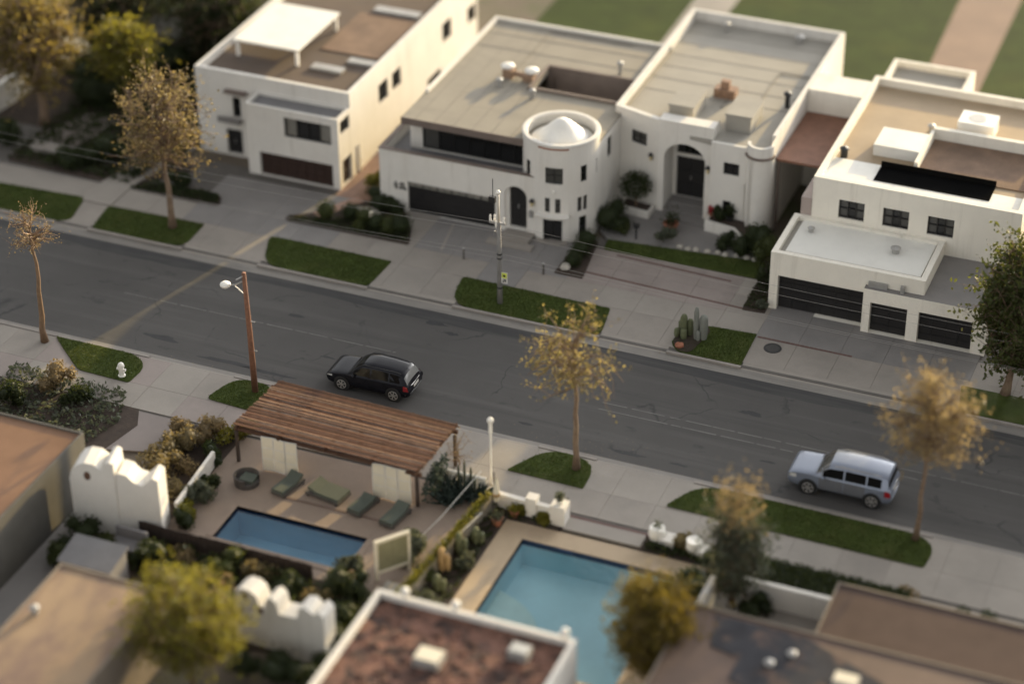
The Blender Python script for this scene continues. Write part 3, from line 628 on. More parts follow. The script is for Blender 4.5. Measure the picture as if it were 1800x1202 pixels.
t = thing('roof_fan', 'pair of rusty roof fans with white hoods on the grey roof by the courtyard well', 'ventilator', (-7.6,20.2,5.56))
obj('duct', MB().box(-8.6,19.8,5.56,-8.0,20.4,6.1).box(-7.3,19.7,5.56,-6.7,20.3,6.0).tube([(-8.3,20.1,5.85),(-7.0,20,5.8)], .16, 8), mat('rusty_duct', (.26,.17,.11), var=.3, scale=4), t)
for x, y in ((-8.45,20.3),(-6.95,20.25)): obj('hood', MB().lathe([(.22,6.0),(.40,6.04),(.40,6.16),(.2,6.26),(0,6.28)], (x,y,0), 14), whitep, t)
# tower
TC, TR = (-2.8, 14.2), 2.12
def tcurve(a, d, z):
    th = -math.pi*1.10+a/TR; r = TR+d; return (TC[0]+r*math.cos(th), TC[1]+r*math.sin(th), z)
def tu(thdeg): return (R(thdeg)+math.pi*1.10)*TR
TL = 2*math.pi*TR
thw = []
def tw(c, wd, z0, z1): a = tu(c); return (a-wd/2, a+wd/2, z0, z1)
T_up = [tw(-128,.42,3.75,4.75), tw(-80,1.0,3.75,4.75), tw(-33,.42,3.75,4.75), tw(2,.4,3.75,4.75)]
T_mid = [tw(-90,.3,1.95,2.85), tw(-74,.3,1.95,2.85), tw(-40,.28,1.95,2.85), tw(-30,.28,1.95,2.85)]
T_low = [tw(-82,1.1,.2,1.55), tw(-34,.5,.2,1.6)]
tth = T_up+T_mid+T_low
mb = MB().wall((TC,(1,0),(0,1)), TL, 0, 6.05, tth, .16, curve=tcurve)
mb.lathe([(TR,6.05),(TR-.22,6.05),(TR-.22,5.45),(0,5.45)], (*TC,0), 44)
tow = obj('tower', mb, stucco, h2)
mb = MB(); rz = random.Random(4)
obj('tower_coping', MB().lathe([(TR+.05,6.0),(TR+.05,6.1),(TR,6.14),(TR-.2,6.14),(TR-.26,6.05)], (*TC,0), 44), stucco, h2)
cone = MB().lathe([(1.72,5.46),(1.72,5.62),(1.45,5.70),(.62,6.48),(.34,6.70),(.14,6.79),(0,6.80)], (TC[0]+.1,TC[1]-.12,0), 28)
obj('tower_cone', cone, whitep, h2, smooth=True, sharp=50)
obj('coping_drip', MB().lathe([(TR+.002,5.86),(TR+.045,5.86),(TR+.045,5.93),(TR+.002,5.93)], (*TC,0), 12, a0=R(-105), a1=R(-58)), terracotta, h2)
def twin(hole, nx, ny, gm, name='window'):
    th = (hole[0]+hole[1])/2/TR-math.pi*1.10; n = (math.cos(th), math.sin(th)); u = (-n[1], n[0]); wd = hole[1]-hole[0]
    o = (TC[0]+n[0]*TR*math.cos(wd/2/TR)-u[0]*wd/2, TC[1]+n[1]*TR*math.cos(wd/2/TR)-u[1]*wd/2)
    win(h2, (o,u,n), 0, wd, hole[2], hole[3], depth=.1, nx=nx, ny=ny, gm=gm, fw=.05, name=name)
for q in T_up: twin(q, 2 if q[1]-q[0] > .9 else 1, 2, glassm if q[1]-q[0] > .9 else glassd)
for q in T_mid: twin(q, 1, 2, glassm)
twin(T_low[0], 2, 1, glassd, 'door'); twin(T_low[1], 1, 2, glassd)
mb = MB().lathe([(TR+.002,1.68),(TR+.34,1.70),(TR+.36,1.82),(TR+.002,1.86)], (*TC,0), 16, a0=R(-106), a1=R(-58)); obj('door_canopy', mb, stucco, h2)
obj('doorstep', MB().lathe([(TR-.1,.2),(TR+.35,.2),(TR+.35,.0)], (*TC,0), 12, a0=R(-104), a1=R(-60)), walk, h2)
a = R(-80); obj('tower_lamp', MB().ball((TC[0]+(TR+.05)*math.cos(a), TC[1]+(TR+.05)*math.sin(a), 3.3), .08, 8, 5), whitep, h2)
lantern('black coach lantern on the white wall beside the arched garage entry', fr, 9.3, 2.2, '')
obj('letter_box', MB().fbox(fr, 9.12, 9.32, .003, .14, 1.35, 1.75), steel, h2)
# --- house with the arched portal
h3 = thing('house', 'white house with tall arched entrance portal and pale flat roof', 'house', (3.7, 17.3, 0))
A0, A1 = Vector((-.95,18.15)), Vector((1.78,17.35)); AL = (A1-A0).length; au = (A1-A0)/AL; frA = (tuple(A0), tuple(au), (au.y,-au.x))
wa = [(1.0,2.05,4.05,4.85),(1.0,1.45,1.5,2.1)]
frP = ((1.78,17.35),(1,0),(0,-1)); frR = ((4.95,17.0),(1,0),(0,-1)); wr = [(.75,1.65,3.55,4.3),(.8,1.25,.9,1.9)]
H3R, H3T = 5.35, 5.98
mb = MB().wall(frA, AL, 0, H3T, wa, .16)
mb.wall(frP, 3.17, 0, H3T+.06, [(.35,2.75,.3,4.75)], .5); mb.arch(frP, .35, 2.75, 3.75, 4.75, .5)
mb.wall(((4.95,17.35),(0,1),(1,0)), 1.2, 0, H3T+.06); mb.wall(((4.95,17.35),(0,-1),(-1,0)), .35, 0, 5.4)
mb.add([(1.78,17.35,H3T+.06),(4.95,17.35,H3T+.06),(4.95,18.2,H3T+.06),(1.78,18.2,H3T+.06)], [(0,1,2,3)])
mb.add([(1.78,18.2,H3T+.06),(4.95,18.2,H3T+.06),(4.95,18.2,5.2),(1.78,18.2,5.2)], [(0,1,2,3)])
mb.wall(frR, 2.2, 0, H3R+.05, wr, .16)
mb.add([(4.95,17.0,H3R+.05),(7.15,17.0,H3R+.05),(7.15,17.2,H3R+.05),(4.95,17.2,H3R+.05)], [(0,1,2,3)])
mb.wall(((8.38,17.0),(0,1),(1,0)), 15.0, 0, H3T); mb.wall(((8.38,32.0),(-1,0),(0,1)), 9.5, 0, H3T); mb.wall(((-1.1,32),(0,-1),(-1,0)), 13.8, 5.0, H3T)
# parapet caps and insides
mb.box(8.14,17.9,5.1,8.378,31.99,H3T-.001); mb.box(-1.1,31.76,5.1,8.14,31.99,H3T-.002); mb.box(-1.098,18.2,5.1,-.86,31.76,H3T-.001)
mb.add([(A0.x,A0.y,H3T),(A1.x,A1.y,H3T),(A1.x+.05,A1.y+.3,H3T),(A0.x+.1,A0.y+.3,H3T)], [(0,1,2,3)]); mb.add([(A1.x+.05,A1.y+.3,H3T),(A0.x+.1,A0.y+.3,H3T),(A0.x+.1,A0.y+.3,5.1),(A1.x+.05,A1.y+.3,5.1)], [(3,2,1,0)])
obj('wall', mb, stucco, h3)
rf3 = obj('roof', MB().prism([(-.9,18.3),(1.8,17.6),(4.95,17.16),(8.2,17.16),(8.2,31.8),(-.9,31.8)], H3R-.25, H3R), roofcool, h3)
win(h3, frA, *wa[0], depth=.16, nx=2, ny=2, gm=glassm); win(h3, frA, *wa[1], depth=.16, nx=1, ny=1)
win(h3, frR, *wr[0], depth=.16, nx=2, ny=2); win(h3, frR, *wr[1], depth=.16, nx=1, ny=2)
# portal recess, doors, fanlight
rec = MB().wall(((2.13,17.85),(0,1),(1,0)), 1.2, .3, 4.75).wall(((4.53,19.05),(0,-1),(-1,0)), 1.2, .3, 4.75)
rec.wall(((2.13,19.05),(1,0),(0,-1)), 2.4, .3, 4.8, [(.22,2.0,.5,3.05),(.22,2.0,3.25,4.25)], .1); rec.arch(((2.13,19.05),(1,0),(0,-1)), .22, 2.0, 3.5, 4.25, .1)
rec.box(1.9,17.85,4.76,4.8,19.1,4.86)
obj('portal_recess', rec, stucco, h3)
frD = ((2.13,19.05),(1,0),(0,-1)); d_ = door(h3, frD, .22, 2.0, .5, 3.05, depth=.1, material=gdoor, rows=3, cols=2)
win(h3, frD, .22, 2.0, 3.25, 4.25, depth=.1, nx=5, ny=1, name='fanlight')
obj('portal_steps', MB().box(1.7,16.6,.18,4.95,17.35,.30).box(2.14,17.35,.2,4.52,18.2,.40).box(2.14,18.2,.2,4.52,19.04,.50), drive, h3)
# rounded corner bay with dark ledge
mb = MB().lathe([(.75,0),(.75,5.75),(.58,5.75),(.58,5.2)], (7.72,17.25,0), 22, a0=R(-180), a1=R(10))
obj('corner_bay', mb, stucco, h3); obj('ledge', MB().lathe([(.752,5.02),(.86,5.04),(.86,5.14),(.752,5.16)], (7.72,17.25,0), 22, a0=R(-180), a1=R(0)), fascia, h3)
obj('drain_pipe', MB().tube([(7.3,16.45,5.0),(7.3,16.45,.3)], .05, 6).tube([(6.95,16.93,3.2),(6.95,16.93,.3)], .04, 6), stucco, h3)
for k, (x0, x1) in enumerate(((1.9,3.3),(5.2,6.65))):
    bxx = obj('skylight_box', MB().box(x0,18.7,H3R,x1,21.0,H3R+.95), roofcool, rf3)
    obj('lid', MB().box(x0-.06,18.64,H3R+.95,x1+.06,21.06,H3R+1.05), roofcool, bxx)
for y_ in np.arange(22.0, 31.5, 1.6): obj('roof_seam', MB().box(-.8,y_,H3R+.002,8.1,y_+.05,H3R+.014), seamm, rf3)
obj('conduit', MB().tube([(4.2,21.1,H3R+.05),(4.2,22.2,H3R+.05)], .04, 6).tube([(6.0,21.1,H3R+.05),(6.0,26.5,H3R+.05),(7.9,26.5,H3R+.05)], .035, 6), seamm, rf3)
obj('chimney', MB().box(3.35,22.3,H3R,4.6,23.0,H3R+.55).box(3.7,22.45,H3R+.55,4.2,22.85,H3R+1.0), mat('rusty_brick', (.24,.15,.10), var=.3, scale=4), rf3)
roof_vent(rf3, 7.6, 22.6, H3R, .9, .14, .24, blackm); roof_vent(rf3, 1.4, 30.9, H3R, .5, .14, .2); roof_vent(rf3, 5.9, 31.0, H3R, .4, .2, .3)
lantern('black coach lantern left of the arched entrance, high on the white wall', frA, 2.45, 3.5, ''); lantern('black coach lantern on the right pier of the arched entrance', frP, 2.96, 3.4, '')
# courtyard
struct('courtyard', MB().prism([(-.8,18.1),(-.6,14.4),(.3,13.4),(9.0,14.2),(8.3,17.1),(1.78,17.34),(-.9,18.1)], .05, .2), drive)
t = thing('planter', 'long white planter wall right of the arched entrance', 'planter', (6.5,16.2,.2))
obj('planter_wall', MB().prism([(4.95,17.0),(4.98,16.25),(6.75,15.95),(7.6,15.0),(8.35,15.0),(8.35,17.0)], .1, .85), stucco, t); obj('soil', MB().prism([(5.15,16.95),(5.15,16.4),(6.8,16.1),(7.65,15.2),(8.2,15.2),(8.2,16.95)], .8, .87), soil, t)
t = thing('planter', 'low white planter box under the lollipop tree, left of the entrance', 'planter', (.8,16.7,.2))
obj('planter_wall', MB().prism([(-.2,17.5),(-.1,16.5),(1.65,16.3),(1.7,17.2)], .1, .65), stucco, t); obj('soil', MB().prism([(-.05,17.35),(0,16.62),(1.55,16.42),(1.58,17.1)], .6, .67), soil, t)
# --- house with three garage doors
h4 = thing('house', 'pale house with three black garage doors and white flat roof', 'house', (16, 9.8, 0))
g4 = [(.45,5.05,.12,2.2)]
mb, sd4 = shell(10.6, 18.8, 9.9, 14.3, 0, 3.55, 3.3, {'S': g4}, t=.3, depth=.35, skip='N'); obj('garage_block', mb, stuccow, h4)
obj('white_roof', MB().box(11.2,10.5,3.3,18.4,14.1,3.40), roofwhite, h4); obj('roof', MB().box(10.88,10.18,3.1,18.52,14.3,3.298), roofcool, h4)
fr4 = ((15.75,9.45),(1,0),(0,-1)); g5 = [(.4,2.35,.12,1.95),(2.95,5.75,.12,1.95)]
mb = MB().wall(fr4, 6.5, 0, 2.72, g5, .35); mb.wall(((22.25,9.45),(0,1),(1,0)), 5, 0, 2.72); mb.wall(((15.75,9.9),(0,-1),(-1,0)), .45, 0, 2.72); obj('low_garage', mb, stuccow, h4)
obj('low_roof', MB().box(15.76,9.46,2.5,22.24,9.898,2.70).box(18.81,9.898,2.5,22.24,14.3,2.70), drive, h4)
door(h4, sd4['S'], *g4[0], depth=.35, rows=4, cols=6, name='garage_door', handle=False)
for q in g5: door(h4, fr4, *q, depth=.35, rows=4, cols=2 if q[1]-q[0] < 2.2 else 4, name='garage_door', handle=False)
obj('edge_box', MB().box(15.9,9.7,2.7,16.9,9.85,2.98), steel, h4); obj('edge_post', MB().box(17.6,9.6,2.7,17.8,9.8,3.1), steel, h4)
roof_vent(h4, 16.6, 12.4, 3.4, .3, .2, .28); roof_vent(h4, 11.9, 12.9, 3.4, .25, .14, .2)
u4 = [(1.45,2.85,3.75,4.85),(3.85,5.25,3.75,4.85),(6.25,7.65,3.75,4.85)]
mb, sdu = shell(11.5, 22.6, 14.3, 27.2, 0, 5.95, 5.5, {'S': u4}, t=.3); obj('upper_wall', mb, stuccow, h4)
rf4 = roofslab(11.5, 22.6, 14.3, 27.2, 5.5, mat('beige_roof_felt', (.33,.25,.16), var=.12, scale=.6), h4, t=.3)
for q in u4: win(h4, sdu['S'], *q, nx=3, ny=2, gl=[glassm, glassd, glassm])
obj('roof_terrace', MB().box(16.0,17.42,5.502,22.3,21.5,5.56), roofbrown, rf4)
obj('roof_slot_shade', MB().box(14.4,15.6,5.625,20.6,17.3,5.66).box(14.4,17.22,5.66,20.6,17.3,5.95), mat('slot_shade_black', (.006,.006,.006), rough=1, spec=0, fine=0), rf4)  # flat black boxes; the slot's darkness is put into the colour
obj('stair_head', MB().box(13.6,18.6,5.5,16.1,20.8,6.15), roofwhite, rf4); obj('terrace_wall', MB().box(16.2,21.5,5.5,22.3,21.8,6.2).box(16.1,17.5,5.5,16.3,21.5,6.1), stuccow, rf4)
obj('front_step', MB().box(11.8,14.6,5.5,14.6,17.4,5.62).box(14.6,14.6,5.5,22.3,16.5,5.62), roofwhite, rf4)
ac = obj('air_conditioner', MB().box(17.3,22.4,5.5,19.3,23.9,6.4), whitep, rf4); obj('fan_grille', MB().lathe([(0,6.412),(.5,6.412),(.52,6.40)], (18.25,23.15,0), 14), steel, ac)
mb, sdr = shell(11.6, 16.4, 27.2, 31.5, 0, 5.1, 4.7, {}, t=.25, skip='S'); obj('rear_wing', mb, stuccow, h4); roofslab(11.6, 16.4, 27.2, 31.5, 4.7, roofcool, h4, t=.25, name='rear_roof')
roof_vent(rf4, 12.2, 17.8, 5.5, .55, .2, .26, blackm); roof_vent(rf4, 15.9, 22.4, 5.5, .4, .16, .22)
obj('side_fin', MB().box(10.9,14.3,0,11.49,16.5,4.6), mat('plum_stucco', (.34,.28,.25), var=.1), h4)  # fin in a darker plum tone than the cream walls
t = thing('lean_to', 'brown roofed lean-to in the passage between the portal house and its neighbour', 'shed', (9.9,20.5,0))
obj('roof', MB().box(8.42,17.9,4.45,11.3,24.0,4.6), mat('red_brown_roof', (.20,.10,.065), var=.2, scale=2), t); obj('wall', MB().box(8.45,23.7,0,11.45,23.9,4.45), stuccow, t)
for px in (8.55,11.15): obj('post', MB().box(px-.07,17.95,0,px+.07,18.1,4.45), fascia, t)
nb = thing('house', 'unseen pale house past the right picture edge, added to shade the road', 'house', (34,14,0))  # unseen house added so its shadow covers the road
mb, sdn = shell(26.2, 46, 11.5, 29, 0, 6.4, 6.0, {'S': [(2,4,3.8,5),(6,8,3.8,5)]}); obj('wall', mb, stuccow, nb); roofslab(26.2, 46, 11.5, 29, 6.0, rooftan, nb)
for q in ((2,4,3.8,5),(6,8,3.8,5)): win(nb, sdn['S'], *q)
tag(obj('annex', MB().box(8.4,24.02,0,11.48,26.2,6.0), stuccow), 'cream block, raised to stop low sun, closing the passage behind the lean-to roof', 'annex')  # block raised to stop the low sun between the houses

# ================================================================== CARS
def car(name, label, x0, yc, L, W, H, paint, wr, axles, boxy=0, glass_rear=None, clad=None):
    """front faces -X; lofted body, panels and glass follow the same surface"""
    k = L/4.63; w = W/2; hz = H/1.65
    st = [ # s, w, zbottom, zwaist, ztop, glass bottom y, glass top y
     (0,.74,.42,.62,.66,0,0),(.06,.83,.32,.70,.76,0,0),(.16,.90,.27,.78,.85,0,0),(.5,.97,.25,.86,.95,0,0),(1.0,.99,.25,.92,1.01,0,0),(1.32,.99,.25,.955,1.06,0,0),
     (1.62,.99,.25,.965,1.34,.90,.76),(2.05,1,.25,.975,1.60,.90,.70),(2.6,1,.25,.98,1.65,.90,.70),(3.3,1,.25,.99,1.635,.90,.69),(3.95,.99,.26,1.0,1.58,.89,.67),
     (4.24,.98,.28,1.01,1.51,.88,.66),(4.40,.97,.31,1.0,1.27,.86,.72),(4.52,.94,.34,.97,1.03,.80,.74),(4.60,.90,.40,.86,.90,0,0),(4.63,.84,.48,.72,.75,0,0)]
    if boxy:
        st = [(0,.78,.45,.74,.80,0,0),(.05,.88,.36,.84,.92,0,0),(.18,.94,.32,.92,1.01,0,0),(.5,.98,.30,.96,1.06,0,0),(1.0,.99,.30,.98,1.09,0,0),(1.25,.99,.30,.985,1.12,0,0),
         (1.5,.99,.30,.99,1.36,.92,.82),(1.85,1,.30,.995,1.60,.92,.78),(2.5,1,.30,1.0,1.65,.92,.78),(3.3,1,.30,1.0,1.65,.92,.78),(4.0,1,.30,1.0,1.63,.92,.78),
         (4.40,.99,.31,1.0,1.58,.91,.77),(4.48,.98,.33,1.0,1.30,.90,.80),(4.54,.97,.36,.98,1.04,.86,.80),(4.60,.94,.42,.90,.94,0,0),(4.63,.88,.5,.76,.80,0,0)]
    def ring(r):
        s, ww, zb, zw, zt, gb, gt = r; ww *= w; z = lambda q: q*hz
        if gb == 0: gy = [.95, .84, .6, .3, 0]; gz = [zw+(zt-zw)*q for q in (.35,.72,.92,.98,1)]
        else: gy = [gb, gt+.02, gt-.08, gt*.45, 0]; gz = [zw+.04, zt-.09, zt-.012, zt+.018, zt+.03]
        return [(0,z(zb)),(ww*.86,z(zb)),(ww*.985,z(zb+.14)),(ww,z(min(.66,zw-.06))),(ww*.965,z(zw))]+[(w*a, z(b)) for a, b in zip(gy, gz)]
    RG = [ring(r) for r in st]; SS = [r[0]*k for r in st]
    def surf(s, v, side=1, off=0.):
        i = min(max(np.searchsorted(SS, s)-1, 0), len(SS)-2); t = (s-SS[i])/(SS[i+1]-SS[i]); j = min(int(v), 8); q = v-j
        def pt(i, j): return np.array([SS[i], RG[i][j][0], RG[i][j][1]])
        a = pt(i,j)*(1-q)+pt(i,j+1)*q; b = pt(i+1,j)*(1-q)+pt(i+1,j+1)*q; p = a*(1-t)+b*t
        ds = b-a; dv = (pt(i,j+1)-pt(i,j))*(1-t)+(pt(i+1,j+1)-pt(i+1,j))*t; n = np.cross(ds, dv); nn = np.linalg.norm(n); n = n/nn if nn > 1e-9 else np.zeros(3)
        if n[1] < 0 and j < 7: n = -n
        if j >= 7 and n[2] < 0: n = -n
        p = p+n*off; return (x0+p[0], yc+side*p[1], p[2])
    def patch(s0, s1, v0, v1, side=1, off=.006, ns=6, nv=4, mb=None, slant=0):
        mb = mb or MB(); vs = []
        for i in range(ns+1):
            for j in range(nv+1):
                q = j/nv; vs.append(surf(s0+(s1-s0)*i/ns+slant*q, v0+(v1-v0)*q, side, off))
        fs = [(i*(nv+1)+j,(i+1)*(nv+1)+j,(i+1)*(nv+1)+j+1,i*(nv+1)+j+1) for i in range(ns) for j in range(nv)]
        return mb.add(vs, fs)
    t = thing(name, label, 'car', (x0+L/2, yc, 0)); mb = MB(); n = 10; vs = []; fs = []
    for r, s in zip(RG, SS):
        vs += [(x0+s, yc+y, z) for y, z in r]+[(x0+s, yc-y, z) for y, z in r[-2:0:-1]]
    m = 18
    for i in range(len(RG)-1):
        for j in range(m): fs.append((i*m+j,(i+1)*m+j,(i+1)*m+(j+1)%m,i*m+(j+1)%m))
    fs.append(tuple(range(m))); fs.append(tuple((len(RG)-1)*m+j for j in range(m-1,-1,-1))); mb.add(vs, fs)
    body = obj('body', mb, paint, t, smooth=True, sharp=38)
    a0 = SS[5]; a1 = SS[7]
    dx = [1.42*k, 2.52*k, 3.50*k]
    for sgn in (-1, 1):
        for a, b in zip(dx, dx[1:]):
            d = obj('door', patch(a+.02, b-.02, 1.9, 4.0, sgn, .007, 6, 8), clad or paint, t, smooth=True)
            hm = MB(); p = surf(b-.22, 3.62, sgn, .02); hm.box(p[0]-.08,p[1]-.014,p[2]-.012,p[0]+.08,p[1]+.014,p[2]+.012); obj('handle', hm, paint if not boxy else chrome, d)
        for a, b in ((dx[0]+.16*k, dx[1]-.04), (dx[1]+.04, dx[2]-.02), (dx[2]+.05, SS[10]+.16*k)):
            obj('side_window', patch(a, b, 5.08, 5.92, sgn, .006, 6, 3), carglass, t, smooth=True)
        obj('headlight', patch(.10*k, .42*k, 3.35, 4.3, sgn, .012, 4, 3), clearl, t, smooth=True)
        obj('taillight', patch(4.33*k, 4.60*k, 3.25, 4.1, sgn, .014, 4, 3), redl, t, smooth=True)
        p = surf(1.62*k, 4.35, sgn); mm = MB().ball((p[0], p[1]+sgn*.10, p[2]+.06), .10, 10, 6, rz=.075); obj('wing_mirror', mm, paint, t, smooth=True)
        obj('roof_rail', MB().tube([surf(1.95*k+.1,6.75,sgn,.01), surf(2.2*k,6.75,sgn,.055), surf(3.8*k,6.75,sgn,.05), surf(4.1*k,6.75,sgn,.01)], .017, 6), blackm if not boxy else steel, t)
        obj('sill_trim', patch(1.15*k, 3.4*k, 1.15, 1.75, sgn, .012, 5, 2), blackm, t)
        for ax in axles:
            y1 = yc+sgn*w; X = x0+ax
            obj('wheel_arch', MB().lathe([(0,0),(wr*1.16,0),(wr*1.2,-sgn*.14)], (X, y1+sgn*.006, wr*1.03), 24, 'y'), blackm, t)
            wh = obj('wheel', MB().lathe([(wr*.66,sgn*.012),(wr*.9,sgn*.018),(wr,-sgn*.02),(wr,-sgn*.20),(wr*.6,-sgn*.22)], (X, y1, wr), 26, 'y'), tyre, t, smooth=True, sharp=40)
            rm = MB().lathe([(wr*.60,sgn*.024),(wr*.69,sgn*.026),(wr*.71,sgn*.010)], (X, y1, wr), 24, 'y').lathe([(0,sgn*.03),(wr*.16,sgn*.03),(wr*.17,sgn*.0)], (X, y1, wr), 12, 'y')
            for q in range(6):
                th = 2*math.pi*q/6+.3; c, s_ = math.cos(th), math.sin(th)
                A = [(c*wr*.12-s_*wr*.07*e, sgn*.026, s_*wr*.12+c*wr*.07*e) for e in (-1,1)]+[(c*wr*.63-s_*wr*.095*e, sgn*.026, s_*wr*.63+c*wr*.095*e) for e in (1,-1)]
                rm.add([(X+a_[0], y1+a_[1], wr+a_[2]) for a_ in A]+[(X+a_[0], y1+a_[1]-sgn*.02, wr+a_[2]) for a_ in A], [(0,1,2,3),(4,5,1,0),(5,6,2,1),(6,7,3,2),(7,4,0,3)])
            obj('rim', rm, rimm, wh)
            obj('brake_disc', MB().lathe([(0,sgn*.004),(wr*.62,sgn*.004)], (X, y1, wr), 18, 'y'), blackm, wh)
    ws = MB(); wi = MB()
    for sgn in (-1,1):
        patch(a0+.03, a1-.03, 5.9, 9, sgn, .008, 6, 8, ws); patch(SS[11]+.05*k, SS[13]-.03*k, 6.0, 9, sgn, .008, 6, 8, wi)
    obj('windshield', ws, carglass if not boxy else glassm, t, smooth=True); obj('rear_window', wi, glass_rear or carglassr, t, smooth=True)
    bm_ = MB()
    for sgn in (-1,1): patch(.32*k, SS[5]-.05*k, 5.15, 9, sgn, .006, 6, 8, bm_)
    obj('bonnet', bm_, paint, t, smooth=True)
    e = x0+SS[-1]
    obj('licence_plate', MB().box(e+.0,yc-.26,.70*hz,e+.02,yc+.26,.83*hz), framew, t)
    obj('chrome_strip', MB().tube([(e-.12,yc-w*.80,.91*hz),(e-.03,yc-w*.45,.915*hz),(e-.015,yc,.92*hz),(e-.03,yc+w*.45,.915*hz),(e-.12,yc+w*.80,.91*hz)], .018, 6), chrome, t)
    obj('rear_bumper', MB().tube([(e-.20,yc-w*.97,.52*hz),(e-.02,yc-w*.70,.52*hz),(e+.015,yc,.52*hz),(e-.02,yc+w*.70,.52*hz),(e-.20,yc+w*.97,.52*hz)], .045, 6), blackm if not boxy else paint, t, smooth=True)
    obj('grille', MB().box(x0-.012,yc-.42,.46*hz,x0+.05,yc+.42,.66*hz), blackm, t)
    obj('number_plate', MB().box(x0-.03,yc-.25,.40*hz,x0-.013,yc+.25,.50*hz), framew, t)
    if not boxy: obj('spoiler', patch(SS[11]-.10*k, SS[11]+.05*k, 6.3, 9, 1, .03, 2, 6, patch(SS[11]-.10*k, SS[11]+.05*k, 6.3, 9, -1, .03, 2, 6)), paint, t, smooth=True)
    return t
car('parked_car', 'glossy black SUV with silver wheels parked behind the slatted pergola', -8.02, -4.40, 4.63, 1.90, 1.62, carblack, .37, (.95, 3.79))
car('parked_car', 'silver blue SUV parked along the long grass strip', 16.05, -4.22, 5.0, 1.96, 1.80, carsilver, .40, (1.06, 4.12), boxy=1, glass_rear=carglass, clad=mat('grey_car_cladding', (.16,.165,.18), rough=.4, var=.05, metal=.3))

# ================================================================== POLES, WIRES, LAMPS
t = thing('utility_pole', 'tall grey utility pole with sunlit metal top on the grass strip', 'utility pole', (-2.73,5.03,.15))
px, py = -2.73, 5.03
obj('pole', MB().tube([(px,py,0),(px,py,2.5),(px-.03,py,5.0)], [.15,.13,.105], 10), mat('pole_grey', (.20,.19,.175), var=.15, scale=2), t, smooth=True)
obj('upper_mast', MB().tube([(px-.03,py,5.0),(px-.05,py,6.8)], .065, 8), mat('mast_sunlit_tone', (.55,.50,.42), rough=.5), t, smooth=True); obj('mast_cap', MB().ball((px-.05,py,6.85), .13, 10, 6), whitep, t, smooth=True)  # the mast's sunlit gold is put into its base colour
obj('antenna', MB().tube([(px-.35,py,6.3),(px-.35,py,7.6)], .022, 5).box(px-.55,py-.1,6.2,px-.2,py+.1,6.55), blackm, t)
cl = obj('cross_clamp', MB().box(px-.55,py-.06,4.98,px+.35,py+.06,5.10), steel, t)
for q in ((-.50,.0,.22),(-.30,.1,.48),(-.15,-.05,-.2),(.25,.0,.16)): obj('insulator', MB().lathe([(0,0),(.06,.02),(.075,.12),(.05,.25),(.07,.3),(.03,.42)], (px+q[0],py+q[1],5.05 if q[2] > 0 else 4.8), 8), whitep, cl)
obj('bracket', MB().tube([(px,py,4.45),(px-.25,py-.05,4.55),(px-.3,py-.05,4.3)], .03, 5), steel, t)
for z in (2.9, 3.15, 1.1): obj('band', MB().lathe([(.142,0),(.15,.02),(.15,.07),(.142,.09)], (px,py,z), 10), blackm, t)
sg = obj('sign', MB().box(px+.16,py-.17,1.55,px+.50,py-.155,2.2), framew, t); obj('sign_face', MB().box(px+.18,py-.178,1.86,px+.48,py-.1705,2.18), yel, sg)
mb = MB().lathe([(0,0),(.075,0)], (px+.33,py-.179,2.0), 12, 'y').box(px+.24,py-.179,1.60,px+.31,py-.172,1.72).box(px+.34,py-.179,1.64,px+.42,py-.172,1.80).box(px+.26,py-.179,1.76,px+.36,py-.172,1.81); obj('sign_symbol', mb, blackm, sg)
WL = [('upper thin cable passing the utility pole clamp', 5.05, .0, .55), ('middle thin cable passing below the pole clamp', 4.55, -.06, .5), ('lowest thin cable slung from the pole bands', 3.2, .05, .6), ('pole to house service cable in the row of street wires', 3.0, -.1, .4)]
for lab, z, dy, sag in WL:
    pts = []
    for x in np.linspace(-52, 50, 70):
        u = abs(x-px)/50; pts.append((x, py+dy, z-sag*4*u*(1-min(u,1)) if u < 1 else z))
    tag(obj('overhead_wire', MB().tube(pts, .0085, 4, False), blobm), lab, 'cable', 'overhead wires along the street')
t = thing('street_lamp', 'rusty wooden pole with a white cobra lamp over the road', 'street lamp', (-10.96,-7.26,.15)); px, py = -10.96, -7.26
obj('pole', MB().tube([(px,py,0),(px-.05,py,3.5),(px-.13,py,7.05)], [.17,.145,.11], 10), wood, t, smooth=True)
ar = obj('arm', MB().tube([(px-.13,py,6.6),(px-.75,py+.15,6.15),(px-1.2,py+.3,5.95)], .035, 6).tube([(px-.13,py,5.75),(px-.8,py+.15,6.12)], .03, 6).tube([(px-.12,py,6.9),(px-.3,py-.5,6.9)], .03, 5), steel, t)
obj('lamp_head', MB().ball((px-1.42,py+.36,5.9), .28, 12, 8, rz=.15), whitep, ar, smooth=True); obj('lens', MB().ball((px-1.45,py+.37,5.8), .2, 12, 6, rz=.12), framew, ar, smooth=True)
for z in (2.6, 4.3): obj('pole_step', MB().tube([(px-.1,py,z),(px+.28,py,z+.02)], .03, 5), steel, t)
t = thing('globe_post', 'slim white post with round globe on top beside the cactus clump', 'lamp post', (3.04,-10.07,.12)); px, py = 3.04, -10.07
obj('post', MB().tube([(px,py,.1),(px-.02,py,3.2)], .045, 8), whitep, t); obj('sleeve', MB().tube([(px-.02,py,3.05),(px-.02,py,3.6)], .085, 10), whitep, t); obj('globe', MB().ball((px-.02,py,3.75), .16, 14, 9), whitep, t, smooth=True)
